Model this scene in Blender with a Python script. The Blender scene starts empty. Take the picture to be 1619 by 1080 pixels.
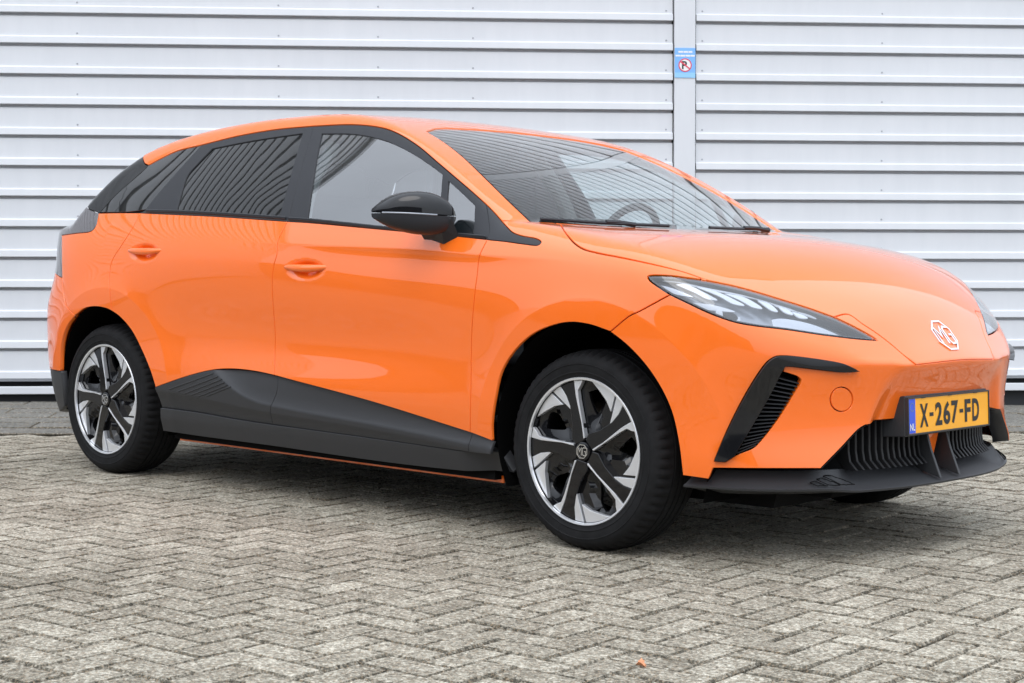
import bpy, bmesh, math, random
import numpy as np
from mathutils import Matrix, Vector
from mathutils.geometry import delaunay_2d_cdt

random.seed(7)
rng = np.random.default_rng(7)
scene = bpy.context.scene
COL = scene.collection

# ---------------------------------------------------------------- camera (car frame: x forward, y left, z up, front axle at x = 0)
PW, PH, FPX = 1619.0, 1080.0, 2622.5075
CAM = np.array([3.430975, -4.857159, 0.899293])
YAW, PITCH, ROLL = 2.32581, -0.044463, 0.009795
FW = np.array([math.cos(PITCH)*math.cos(YAW), math.cos(PITCH)*math.sin(YAW), math.sin(PITCH)])
_r = np.cross(FW, [0, 0, 1.0]); _r /= np.linalg.norm(_r); _u = np.cross(_r, FW)
RT = math.cos(ROLL)*_r + math.sin(ROLL)*_u
UP = -math.sin(ROLL)*_r + math.cos(ROLL)*_u
cd = bpy.data.cameras.new('camera'); cam = bpy.data.objects.new('camera', cd); COL.objects.link(cam)
cam.matrix_world = Matrix(((RT[0], UP[0], -FW[0], CAM[0]), (RT[1], UP[1], -FW[1], CAM[1]),
                           (RT[2], UP[2], -FW[2], CAM[2]), (0, 0, 0, 1)))
cd.sensor_fit = 'HORIZONTAL'; cd.sensor_width = 36.0; cd.lens = 36.0*FPX/PW
cd.clip_start = 0.05; cd.clip_end = 2000
cd.dof.use_dof = True; cd.dof.focus_distance = 5.9; cd.dof.aperture_fstop = 14.0
scene.camera = cam

# ---------------------------------------------------------------- sky, sun, exposure (overcast day)
SUN_EL, SUN_AZ = math.radians(52), math.radians(-70)      # azimuth measured from +x towards +y
world = bpy.data.worlds.new('World'); scene.world = world; world.use_nodes = True
wt = world.node_tree; wt.nodes.clear()
wo = wt.nodes.new('ShaderNodeOutputWorld'); bg = wt.nodes.new('ShaderNodeBackground')
sk = wt.nodes.new('ShaderNodeTexSky'); sk.sky_type = 'NISHITA'; sk.sun_disc = False
sk.sun_elevation = SUN_EL; sk.sun_rotation = math.pi/2 - SUN_AZ
sk.air_density = 1.0; sk.dust_density = 4.0; sk.ozone_density = 1.0
# overcast: cloud spreads the light, so most of the sky is the standard overcast distribution (1 + 2 sin h) / 3
tc = wt.nodes.new('ShaderNodeTexCoord'); sx = wt.nodes.new('ShaderNodeSeparateXYZ'); wt.links.new(tc.outputs['Generated'], sx.inputs[0])
def wmath(op, a, b):
    nd = wt.nodes.new('ShaderNodeMath'); nd.operation = op
    for i_, v_ in enumerate((a, b)):
        if isinstance(v_, (int, float)): nd.inputs[i_].default_value = v_
        else: wt.links.new(v_, nd.inputs[i_])
    return nd.outputs[0]
lum = wmath('DIVIDE', wmath('ADD', wmath('MULTIPLY', wmath('MAXIMUM', sx.outputs[2], 0.0), 2.0), 1.0), 3.0)
cn = wt.nodes.new('ShaderNodeTexNoise'); cn.inputs['Scale'].default_value = 3.0; cn.inputs['Detail'].default_value = 6; wt.links.new(tc.outputs['Generated'], cn.inputs['Vector'])
lum = wmath('MULTIPLY', lum, wmath('ADD', wmath('MULTIPLY', cn.outputs['Fac'], 0.5), 0.75))
oc = wt.nodes.new('ShaderNodeVectorMath'); oc.operation = 'SCALE'; oc.inputs[0].default_value = (23.2, 25.0, 27.8); wt.links.new(lum, oc.inputs['Scale'])
mixg = wt.nodes.new('ShaderNodeMix'); mixg.data_type = 'RGBA'; mixg.inputs[0].default_value = 0.8
wt.links.new(sk.outputs[0], mixg.inputs[6]); wt.links.new(oc.outputs[0], mixg.inputs[7])
wt.links.new(mixg.outputs[2], bg.inputs['Color']); bg.inputs['Strength'].default_value = 0.117
wt.links.new(bg.outputs[0], wo.inputs[0])
sl = bpy.data.lights.new('sun', 'SUN'); so = bpy.data.objects.new('sun', sl); COL.objects.link(so)
sl.energy = 0.6; sl.angle = math.radians(35); sl.color = (1, 0.97, 0.93)
_sd = Vector((math.cos(SUN_EL)*math.cos(SUN_AZ), math.cos(SUN_EL)*math.sin(SUN_AZ), math.sin(SUN_EL)))
so.rotation_euler = _sd.to_track_quat('Z', 'Y').to_euler()
vs = scene.view_settings; vs.view_transform = 'Standard'; vs.look = 'None'; vs.gamma = 1.0
vs.use_curve_mapping = False; vs.exposure = 0.04
try:
    cy = scene.cycles; cy.max_bounces = 10; cy.transparent_max_bounces = 16; cy.glossy_bounces = 5
except Exception: pass

# ---------------------------------------------------------------- materials
def srgb(r, g, b):
    f = lambda c: (c/255/12.92) if c/255 <= 0.04045 else ((c/255+0.055)/1.055)**2.4
    return (f(r), f(g), f(b), 1)
class NB:
    def __init__(s, name):
        s.m = bpy.data.materials.new(name); s.m.use_nodes = True; s.t = s.m.node_tree; s.t.nodes.clear()
        s.out = s.t.nodes.new('ShaderNodeOutputMaterial')
    def n(s, typ, **kw):
        nd = s.t.nodes.new(typ)
        for k, v in kw.items():
            if k in nd.inputs.keys(): nd.inputs[k].default_value = v
            else: setattr(nd, k, v)
        return nd
    def l(s, a, b): s.t.links.new(a, b)
    def math(s, op, a, b=None):
        nd = s.t.nodes.new('ShaderNodeMath'); nd.operation = op
        for i, v in enumerate((a, b)):
            if v is None: continue
            if isinstance(v, (int, float)): nd.inputs[i].default_value = v
            else: s.l(v, nd.inputs[i])
        return nd.outputs[0]
    def ramp(s, fac, stops):
        nd = s.t.nodes.new('ShaderNodeValToRGB'); e = nd.color_ramp.elements
        while len(e) < len(stops): e.new(0.5)
        for i, (p_, c) in enumerate(stops): e[i].position = p_; e[i].color = c if len(c) == 4 else (*c, 1)
        s.l(fac, nd.inputs[0]); return nd.outputs[0]
    def noise(s, scale, detail=3, rough=0.5, co=None):
        nd = s.n('ShaderNodeTexNoise', Scale=scale, Detail=detail, Roughness=rough)
        if co is not None: s.l(co, nd.inputs['Vector'])
        return nd.outputs['Fac']
    def coord(s, which='Object'):
        return s.n('ShaderNodeTexCoord').outputs[which]
    def bump(s, h, strength=0.3, dist=0.01):
        b = s.n('ShaderNodeBump', Strength=strength, Distance=dist); s.l(h, b.inputs['Height']); return b.outputs[0]
def pbr(name, col, rough=0.5, metal=0.0, coat=0.0, spec=0.5, bump=None, rvar=None, cvar=None, trans=None):
    b = NB(name); p = b.n('ShaderNodeBsdfPrincipled')
    p.inputs['Base Color'].default_value = col if len(col) == 4 else (*col, 1)
    p.inputs['Roughness'].default_value = rough; p.inputs['Metallic'].default_value = metal
    p.inputs['Coat Weight'].default_value = coat; p.inputs['Coat Roughness'].default_value = 0.004; p.inputs['Coat IOR'].default_value = 1.62
    p.inputs['Specular IOR Level'].default_value = spec
    if bump:
        b.l(b.bump(b.noise(bump[0], 3, 0.6, b.coord()), bump[1], bump[2]), p.inputs['Normal'])
    if rvar:
        nz = b.noise(rvar[0], 4, 0.6, b.coord()); b.l(b.ramp(nz, [(0.35, (rough,)*3), (0.7, (rvar[1],)*3)]), p.inputs['Roughness'])
    if cvar:
        nz = b.noise(cvar[0], 4, 0.6, b.coord())
        c2 = tuple(min(1, c*cvar[1]) for c in col[:3]); b.l(b.ramp(nz, [(0.3, col[:3]), (0.75, c2)]), p.inputs['Base Color'])
    b.l(p.outputs[0], b.out.inputs[0]); return b.m
def glass(name, tint, f0=0.06, rough=0.0, refl=(1, 1, 1), wave=0):
    b = NB(name)
    tr = b.n('ShaderNodeBsdfTransparent'); tr.inputs[0].default_value = (*tint, 1)
    gl = b.n('ShaderNodeBsdfGlossy'); gl.inputs['Roughness'].default_value = rough; gl.inputs[0].default_value = (*refl, 1)
    if wave: b.l(b.bump(b.noise(5, 1, .4, b.coord()), 1.0, wave), gl.inputs['Normal'])
    ge = b.n('ShaderNodeNewGeometry')
    dp = b.n('ShaderNodeVectorMath', operation='DOT_PRODUCT'); b.l(ge.outputs['Incoming'], dp.inputs[0]); b.l(ge.outputs['Normal'], dp.inputs[1])
    c = b.math('ABSOLUTE', dp.outputs['Value']); c = b.math('SUBTRACT', 1.0, c); c = b.math('POWER', c, 5.0)
    c = b.math('MULTIPLY', c, 1-f0); c = b.math('ADD', c, f0)
    c = b.math('DIVIDE', b.math('MULTIPLY', c, 2.0), b.math('ADD', c, 1.0))     # both faces of the pane
    mx = b.n('ShaderNodeMixShader'); b.l(c, mx.inputs[0]); b.l(tr.outputs[0], mx.inputs[1]); b.l(gl.outputs[0], mx.inputs[2])
    b.l(mx.outputs[0], b.out.inputs[0]); return b.m
M = {}
M['paint'] = pbr('orange_paint', (0.96, 0.170, 0.013), 0.35, 0.0, 1.0, 0.12)
M['gloss'] = pbr('gloss_black', (0.006, 0.006, 0.007), 0.06, 0, 0.0)
M['satin'] = pbr('satin_black_trim', (0.020, 0.021, 0.025), 0.38, 0, 0, 0.36, bump=(900, 0.05, 0.001))
M['plastic'] = pbr('textured_grey_plastic', (0.030, 0.031, 0.034), 0.5, 0, 0, 0.5, bump=(1400, 0.12, 0.001))
M['grille'] = pbr('grille_black', (0.012, 0.012, 0.013), 0.5, 0, 0, 0.3)
M['lining'] = pbr('grey_door_lining', (0.05, 0.052, 0.055), 0.7, 0, 0, 0.3)
M['dark'] = pbr('dark_void', (0.006, 0.006, 0.006), 0.9, 0, 0, 0.1)
M['liner'] = pbr('arch_liner_black', (0.004, 0.004, 0.004), 0.95, 0, 0, 0.03)
M['rubber'] = pbr('tyre_rubber', (0.009, 0.009, 0.0095), 0.75, 0, 0, 0.16, bump=(160, 0.1, 0.002), cvar=(25, 1.7))
M['chrome'] = pbr('bright_chrome', (0.74, 0.75, 0.77), 0.06, 1)
M['silver'] = pbr('machined_silver', (0.82, 0.83, 0.85), 0.38, 0.75, 0.3)
M['disc'] = pbr('brake_steel', (0.45, 0.42, 0.38), 0.35, 1)
M['cabin'] = pbr('cabin_dark_plastic', (0.020, 0.021, 0.023), 0.6, 0, 0, 0.3)
M['seat'] = pbr('grey_seat_fabric', (0.06, 0.062, 0.067), 0.85, 0, 0, 0.2, bump=(300, 0.2, 0.002))
M['liner_pale'] = pbr('pale_headliner', (0.36, 0.36, 0.35), 0.9, 0, 0, 0.2)
M['clear'] = glass('window_glass', (0.80, 0.88, 0.91), 0.115)
M['screen'] = glass('windscreen_glass', (0.76, 0.85, 0.84), 0.06)
M['privacy'] = glass('privacy_glass', (0.03, 0.032, 0.034), 0.05, wave=.00022)
M['lens'] = glass('headlamp_lens', (0.90, 0.92, 0.94), 0.045)
M['reflector'] = pbr('headlamp_reflector', (0.42, 0.44, 0.48), 0.24, 0.7)
M['hl_grey'] = pbr('headlamp_grey', (0.27, 0.29, 0.325), 0.3, 0.4)
M['led'] = pbr('led_white', (0.52, 0.55, 0.60), 0.2, 0, 0.5)
M['red'] = pbr('tail_lens', (0.09, 0.08, 0.085), 0.08, 0, 1.0)

# ---------------------------------------------------------------- object helpers
def mesh_obj(name, V, Fc, mat, parent=None, N=None, smooth=True, sharp=None):
    me = bpy.data.meshes.new(name); me.from_pydata([tuple(map(float, v)) for v in V], [], [tuple(map(int, f)) for f in Fc])
    me.update()
    if mat is not None: me.materials.append(M[mat] if isinstance(mat, str) else mat)
    if smooth:
        me.polygons.foreach_set('use_smooth', [True]*len(me.polygons))
        if N is not None: me.normals_split_custom_set_from_vertices([tuple(map(float, n)) for n in N])
        elif sharp is not None:
            try: me.set_sharp_from_angle(angle=math.radians(sharp))
            except Exception: pass
    o = bpy.data.objects.new(name, me); COL.objects.link(o)
    if parent is not None: o.parent = parent
    return o
def empty(name, label, cat, loc=(0, 0, 0), group=None):
    o = bpy.data.objects.new(name, None); COL.objects.link(o); o.location = loc; o.empty_display_size = 0.2
    o['label'] = label; o['category'] = cat
    if group: o['group'] = group
    return o
class MB:
    """collects simple solids into one mesh"""
    def __init__(s): s.V = []; s.F = []
    def add(s, V, Fc):
        k = len(s.V); s.V += [tuple(map(float, v)) for v in V]; s.F += [tuple(i+k for i in f) for f in Fc]; return s
    def box(s, c, d, R=None):
        c = np.array(c, float); h = np.array(d, float)/2
        P = np.array([[x, y, z] for x in (-1, 1) for y in (-1, 1) for z in (-1, 1)])*h
        if R is not None: P = P@np.array(R).T
        return s.add(P+c, [(0, 1, 3, 2), (4, 6, 7, 5), (0, 4, 5, 1), (2, 3, 7, 6), (0, 2, 6, 4), (1, 5, 7, 3)])
    def hexa(s, P):   # 8 corners: bottom loop 4, top loop 4
        return s.add(P, [(3, 2, 1, 0), (4, 5, 6, 7), (0, 1, 5, 4), (1, 2, 6, 5), (2, 3, 7, 6), (3, 0, 4, 7)])
    def prism(s, poly, n, h):  # poly: list of 3-D points (planar), extruded along -n*h
        poly = np.array(poly, float); n = np.array(n, float); k = len(poly); Q = poly-n*h
        Fc = [tuple(range(k)), tuple(range(2*k-1, k-1, -1))]+[(i, i+k, (i+1) % k+k, (i+1) % k) for i in range(k)]
        return s.add(np.vstack([poly, Q]), Fc)
    def tube(s, pts, r, seg=8, cap=True):
        pts = np.array(pts, float); n = len(pts); rr = np.broadcast_to(r, (n,)); V = []
        for i in range(n):
            t = pts[min(i+1, n-1)]-pts[max(i-1, 0)]; t = t/np.linalg.norm(t)
            a = np.cross(t, [0, 0, 1.0]); a = np.cross(t, [0, 1.0, 0]) if np.linalg.norm(a) < 1e-3 else a
            a /= np.linalg.norm(a); b = np.cross(t, a)
            for k in range(seg):
                an = 2*math.pi*k/seg; V.append(pts[i]+rr[i]*(math.cos(an)*a+math.sin(an)*b))
        Fc = [(i*seg+k, i*seg+(k+1) % seg, (i+1)*seg+(k+1) % seg, (i+1)*seg+k) for i in range(n-1) for k in range(seg)]
        if cap: Fc += [tuple(range(seg-1, -1, -1)), tuple((n-1)*seg+k for k in range(seg))]
        return s.add(V, Fc)
    def lathe(s, prof, seg=64, closed=False, axis='y'):   # prof: (radius, axial)
        n = len(prof); V = []
        for k in range(seg):
            a = 2*math.pi*k/seg
            for r, h in prof: V.append((r*math.cos(a), h, r*math.sin(a)))
        Fc = []
        for k in range(seg):
            k2 = (k+1) % seg
            for i in range(n if closed else n-1):
                j = (i+1) % n; Fc.append((k*n+i, k*n+j, k2*n+j, k2*n+i))
        return s.add(V, Fc)
    def obj(s, name, mat, parent=None, smooth=True, sharp=35, bevel=0):
        o = mesh_obj(name, s.V, s.F, mat, parent, None, smooth, sharp)
        bm = bmesh.new(); bm.from_mesh(o.data); bmesh.ops.recalc_face_normals(bm, faces=bm.faces); bm.to_mesh(o.data); bm.free()
        if bevel:
            md = o.modifiers.new('bevel', 'BEVEL'); md.width = bevel; md.segments = 2; md.limit_method = 'ANGLE'
        return o

# ---------------------------------------------------------------- splines
def ncs(xs, Y):
    """natural cubic spline, vector valued: returns f(x) -> (N, k)"""
    xs = np.array(xs, float); Y = np.array(Y, float); Y = Y[:, None] if Y.ndim == 1 else Y
    n = len(xs); h = np.diff(xs); A = np.eye(n); B = np.zeros_like(Y)
    for i in range(1, n-1):
        A[i, i-1] = h[i-1]; A[i, i] = 2*(h[i-1]+h[i]); A[i, i+1] = h[i]
        B[i] = 6*((Y[i+1]-Y[i])/h[i]-(Y[i]-Y[i-1])/h[i-1])
    m2 = np.linalg.solve(A, B)
    def f(x):
        x = np.clip(np.asarray(x, float), xs[0], xs[-1]); i = np.clip(np.searchsorted(xs, x)-1, 0, n-2)
        d = (x-xs[i])[:, None]; hh = h[i][:, None]; e = hh-d
        return (m2[i]*e**3+m2[i+1]*d**3)/(6*hh)+(Y[i]/hh-m2[i]*hh/6)*e+(Y[i+1]/hh-m2[i+1]*hh/6)*d
    return f
def ncs1(xs, ys):
    f = ncs(xs, ys); return lambda x: f(np.atleast_1d(x))[:, 0]
def sstep(a, b, x):
    t = np.clip((x-a)/(b-a), 0, 1); return t*t*t*(t*(6*t-15)+10)
def smax(a, b, k):
    h = np.maximum(k-np.abs(a-b), 0)/k; return np.maximum(a, b)+h*h*h*k/6
def smin(a, b, k): return -smax(-a, -b, k)
# ---------------------------------------------------------------- car body as one smooth field F(x, |y|, z) (< 0 inside)
ZK = [.15, .32, .45, .58, .72, .85, .95, 1.05, 1.2, 1.35, 1.5]
XK = [-3.2, -2.7, -2.2, -1.6, -1.0, -.5, -.2, 0, .3]
_R = [.86, .895, .903, .908, .914, .910, .897, .868, .798, .706, .60]
_Fr = [.88, .905, .912, .916, .917, .907, .878, .815, .74, .66, .58]
BV = np.array([_R, _R,
      [.875, .893, .905, .895, .900, .908, .900, .872, .806, .722, .625],
      [.878, .892, .908, .888, .895, .906, .899, .866, .803, .722, .63],
      [.878, .892, .906, .889, .896, .905, .893, .857, .797, .72, .63],
      [.878, .895, .905, .900, .905, .906, .887, .840, .775, .70, .615],
      [.88, .90, .908, .91, .914, .908, .882, .825, .755, .68, .6], _Fr, _Fr])
_Bz = ncs(ZK, np.eye(len(ZK))); _Bx = ncs(XK, np.eye(len(XK)))
_crz = ncs1([-3.4, -1.514, -1.014, -.698, -.448, -.187, -.017, .225, .4], [1.0, .98, .965, .954, .939, .929, .918, .888, .86])
_cra = ncs1([-3.4, -2.4, -1.7, -1.3, -.85, -.45, -.15, .1, .4], [0, 0, .0005, .006, .0105, .008, .002, 0, 0])
HANDLES = ((-1.35, .888), (-2.39, .950))
ARF = (.035, .332); ARR = (-2.655, .335)
def side_w(x, z):
    bx = _Bx(np.clip(x, -2.7, 0)); bz = _Bz(z); w = np.einsum('ni,ij,nj->n', bx, BV, bz)
    d = np.maximum(_crz(x)-z, 0)/.05; w = w-np.maximum(_cra(x), 0)*d*np.exp(1-d)
    for (cx, cz), rc in ((ARF, .475), (ARR, .465)):
        r = np.hypot(x-cx, z-cz); w = w+.011*np.exp(-np.maximum(r-rc, 0)/.07)*sstep(1.0, .75, z)
    for cx, cz in HANDLES:
        q = ((x-cx)/.118)**2+((z-cz+.004)/.043)**2; w = w-.024*np.maximum(1-q, 0)**2
    return w
_afc = ncs1([.10, .25, .35, .45, .545, .616, .75, 1.1], [.70, .735, .750, .772, .803, .838, .846, .82])
_afs = ncs1([.10, .25, .32, .38, .45, .55, .64, .75, 1.1], [.79, .845, .835, .815, .806, .816, .832, .832, .80])
_ar = ncs1([.1, .3, .45, .6, .72, .84, .93, 1.05, 1.15, 1.4], [.60, .69, .735, .742, .72, .655, .65, .69, .73, .72])
_zh = ncs1([-.6, -.3, -.09, .25, .455, .627, .70, .771, .84, .9], [1.06, 1.047, 1.034, 1.000, .945, .852, .787, .700, .616, .53])
_ch = ncs1([-.6, -.3, 0, .25, .45, .6, .75, .9], [-.02, 0, .045, .085, .158, .255, .35, .40])
_zc = ncs1([-3.6, -3.42, -3.2, -3.0, -2.85, -2.6, -2.3, -2.0, -1.7, -1.4, -1.16, -.9, -.6, -.35, -.1, .3, 1.2],
           [.95, 1.07, 1.18, 1.295, 1.378, 1.452, 1.490, 1.507, 1.511, 1.496, 1.447, 1.362, 1.240, 1.120, .995, .78, .1])
_cc = ncs1([-3.4, -3.0, -2.83, -2.5, -2.0, -1.4, -1.08, -.7, -.363, 0], [.4, .27, .15, .07, .05, .04, .03, .08, .135, .18])
def F(x, w, z):
    x, w, z = (np.asarray(v, float).ravel() for v in (x, w, z)); w = np.abs(w)
    b = side_w(x, z)
    wt_ = .30+(.55-z)*.35; mixs = sstep(0, .10, w-wt_)
    af = _afc(z)*(1-mixs)+_afs(z)*mixs
    nf = 2.6; xf = np.maximum(x, 0)/af
    gf = (xf**nf+np.maximum(w/b, 1e-6)**nf)**(1/nf)
    nr = 4.0; xr = np.maximum(-2.7-x, 0)/_ar(z)
    gr = (xr**nr+np.maximum(w/b, 1e-6)**nr)**(1/nr)
    G = np.where(x > 0, gf, gr)-1; G = G*b
    zh = z-(_zh(x)-_ch(x)*w*w); zc = z-(_zc(x)-_cc(x)*w*w)
    zh = zh*np.where(x > 0, 1/np.sqrt(1+np.minimum(np.maximum(x, 0)*1.3, 1.3)**2), 1)
    top = smin(np.where(x > .95, zh, zh), zc, .015)
    kx = sstep(.45, .78, x)*(1-sstep(.42, .70, w))
    k = .11*sstep(-.6, -.1, x)+.06*(1-sstep(-.6, -.1, x)); k = k-(k-.032)*sstep(-1.35, -1.05, x)*(1-sstep(-.62, -.38, x)); k = k*(1-kx)+.010*kx
    return smax(G, top, k)
def gradF(P, e=1.5e-3):
    x, w, z = P[:, 0], np.abs(P[:, 1]), P[:, 2]
    g = np.stack([F(x+e, w, z)-F(x-e, w, z), F(x, w+e, z)-F(x, np.maximum(w-e, -9), z), F(x, w, z+e)-F(x, w, z-e)], 1)
    g[:, 1] *= np.where(P[:, 1] < 0, -1, 1); g[np.abs(P[:, 1]) < e, 1] = 0
    return g/np.maximum(np.linalg.norm(g, axis=1), 1e-9)[:, None]
def FP(P): return F(P[:, 0], P[:, 1], P[:, 2])
def rays(px):
    px = np.atleast_2d(np.array(px, float))
    v = FW+RT*((px[:, :1]-PW/2)/FPX)+UP*((PH/2-px[:, 1:])/FPX); return v/np.linalg.norm(v, axis=1)[:, None]
def hit(px, plane_w=None):
    """photo pixels -> points on the right-hand body surface"""
    v = rays(px); n = len(v)
    ts = np.arange(4.6, 11.0, .02); P = CAM+v[:, None, :]*ts[None, :, None]
    f = FP(P.reshape(-1, 3)).reshape(n, -1)
    out = np.zeros((n, 3))
    for i in range(n):
        neg = np.where(f[i] < 0)[0]
        if len(neg) == 0:
            j = int(np.argmin(f[i])); p_ = P[i, j][None]
            for _ in range(6): p_ = p_-gradF(p_)*FP(p_)[:, None]*.8
            out[i] = p_[0]
        else:
            a, b_ = ts[neg[0]-1], ts[neg[0]]; out[i] = (a, b_, 0)
    lo = out[:, 0].copy(); hi = out[:, 1].copy(); ok = f.min(1) < 0
    if ok.any():
        a, b_, vv = lo[ok], hi[ok], v[ok]
        for _ in range(22):
            m = (a+b_)/2; s_ = FP(CAM+vv*m[:, None]) < 0; b_ = np.where(s_, m, b_); a = np.where(s_, a, m)
        out[ok] = CAM+vv*b_[:, None]
    return out
def cr(pts, step):
    """Catmull-Rom through pts, resampled at about `step`"""
    P = np.array(pts, float)
    if len(P) == 2:
        n = max(2, int(np.ceil(np.linalg.norm(P[1]-P[0])/step))+1); t = np.linspace(0, 1, n)[:, None]; return P[0]*(1-t)+P[1]*t
    E_ = np.vstack([2*P[0]-P[1], P, 2*P[-1]-P[-2]]); out = []
    for i in range(1, len(E_)-2):
        p0, p1, p2, p3 = E_[i-1:i+3]; n = max(1, int(np.ceil(np.linalg.norm(p2-p1)/step)))
        d1 = np.linalg.norm(p1-p0)**.5+1e-9; d2 = np.linalg.norm(p2-p1)**.5+1e-9; d3 = np.linalg.norm(p3-p2)**.5+1e-9
        m1 = d2*((p1-p0)/d1-(p2-p0)/(d1+d2)+(p2-p1)/d2); m2 = d2*((p2-p1)/d2-(p3-p1)/(d2+d3)+(p3-p2)/d3)
        m1 = m1; m2 = m2
        for t in np.arange(n)/n:
            out.append((2*t**3-3*t**2+1)*p1+(t**3-2*t**2+t)*m1+(-2*t**3+3*t**2)*p2+(t**3-t**2)*m2)
    out.append(P[-1]); return np.array(out)
_cache = {}
def crease3(ws_):      # leading edge of the nose: where hood surface and front face meet
    out = []
    for w in ws_:
        z = .63
        for _ in range(60):
            wt_ = .30+(.55-z)*.35; m = float(sstep(0, .10, np.array([w-wt_]))[0]); af = _afc(z)[0]*(1-m)+_afs(z)[0]*m
            b = side_w(np.array([0.]), np.array([z]))[0]; x = af*(1-(w/b)**2.6)**(1/2.6); z = .5*z+.5*float(_zh(x)[0]-_ch(x)[0]*w*w)
        out.append((x, -w, z))
    P = np.array(out); P = P-gradF(P)*FP(P)[:, None]; return P
def px(*pts):          # photo polyline -> 3-D polyline on the body
    k = pts
    if k not in _cache: _cache[k] = hit(cr(pts, 4.0))
    return _cache[k]
def p3(*pts):          # 3-D polyline given as (x, w, z): snapped to the surface along the gradient
    P = cr([(a, -b_, c) for a, b_, c in pts], .012)
    for _ in range(8): P = P-gradF(P)*FP(P)[:, None]*.8
    return P
def raw(*pts): return cr([(a, -b_, c) for a, b_, c in pts], .012)
def rev(a): return a[::-1]
def mir(a): return a*np.array([1, -1, 1])
def loop(*segs):
    out = []
    for s_ in segs:
        for q in s_:
            if not out or np.linalg.norm(out[-1]-q) > 2e-3: out.append(q)
    if np.linalg.norm(out[0]-out[-1]) < 2e-3: out.pop()
    return np.array(out)
# domains: 3-D <-> 2-D
class DomS:
    """seen from the side: (x, z)"""
    def to(s, P): return np.stack([P[:, 0], P[:, 2]], 1)
    def ray(s, Q): z = np.zeros(len(Q)); return np.stack([Q[:, 0], z, Q[:, 1]], 1), np.tile([0, -1.0, 0], (len(Q), 1)), 1.15
class DomT:
    """section by section, polar about a low axis: (x, arc)"""
    zc = .42
    def to(s, P): return np.stack([P[:, 0], np.arctan2(-P[:, 1], P[:, 2]-s.zc)*.8], 1)
    def ray(s, Q):
        a = Q[:, 1]/.8; z = np.zeros(len(Q))
        return np.stack([Q[:, 0], z, z+s.zc], 1), np.stack([z, -np.sin(a), np.cos(a)], 1), 1.5
class DomH:
    """oblique, for the hood: seen from the front at 45 degrees: (x - z, y)"""
    def to(s, P): return np.stack([(P[:, 0]-P[:, 2])*.75, P[:, 1]], 1)
    def ray(s, Q):
        u = Q[:, 0]/.75; c = .6+.25*(u+1.14); return np.stack([(c+u)/2, Q[:, 1], (c-u)/2], 1), np.tile([.70711, 0, .70711], (len(Q), 1)), .8
class DomC:
    """cylinder about a vertical axis at (x0, 0): (arc, z)"""
    def __init__(s, x0, sg): s.x0 = x0; s.sg = sg
    def to(s, P): return np.stack([np.arctan2(-P[:, 1], s.sg*(P[:, 0]-s.x0))*.85, P[:, 2]], 1)
    def ray(s, Q):
        a = Q[:, 0]/.85; z = np.zeros(len(Q))
        return np.stack([z+s.x0, z, Q[:, 1]], 1), np.stack([s.sg*np.cos(a), -np.sin(a), z], 1), 1.5
S, T, HD, FR, RE = DomS(), DomT(), DomH(), DomC(-.15, 1), DomC(-2.5, -1)
def lift(dom, Q):
    o, d, R_ = dom.ray(Q); a = np.zeros(len(Q)); b_ = np.full(len(Q), R_)
    for _ in range(24):
        m = (a+b_)/2; s_ = FP(o+d*m[:, None]) < 0; a = np.where(s_, m, a); b_ = np.where(s_, b_, m)
    return o+d*b_[:, None]
def inside(poly, pts):
    x, y = pts[:, 0], pts[:, 1]; c = np.zeros(len(pts), bool); n = len(poly)
    for i in range(n):
        x1, y1 = poly[i]; x2, y2 = poly[(i+1) % n]
        cond = (y1 > y) != (y2 > y)
        if y1 != y2: c ^= cond & (x < (x2-x1)*(y-y1)/(y2-y1)+x1)
    return c
def area(p): return .5*np.sum(p[:, 0]*np.roll(p[:, 1], -1)-np.roll(p[:, 0], -1)*p[:, 1])
def inset(p, d):
    a = area(p); t = np.roll(p, -1, 0)-np.roll(p, 1, 0); t /= np.maximum(np.linalg.norm(t, axis=1), 1e-9)[:, None]
    n = np.stack([-t[:, 1], t[:, 0]], 1)*(1 if a > 0 else -1); return p+n*d
def segdist(poly, pts):
    A = poly; B = np.roll(poly, -1, 0); d = np.full(len(pts), 9.0)
    for a, b_ in zip(A, B):
        ab = b_-a; t = np.clip(((pts-a)@ab)/max(ab@ab, 1e-12), 0, 1); d = np.minimum(d, np.linalg.norm(pts-a-t[:, None]*ab, axis=1))
    return d
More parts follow.
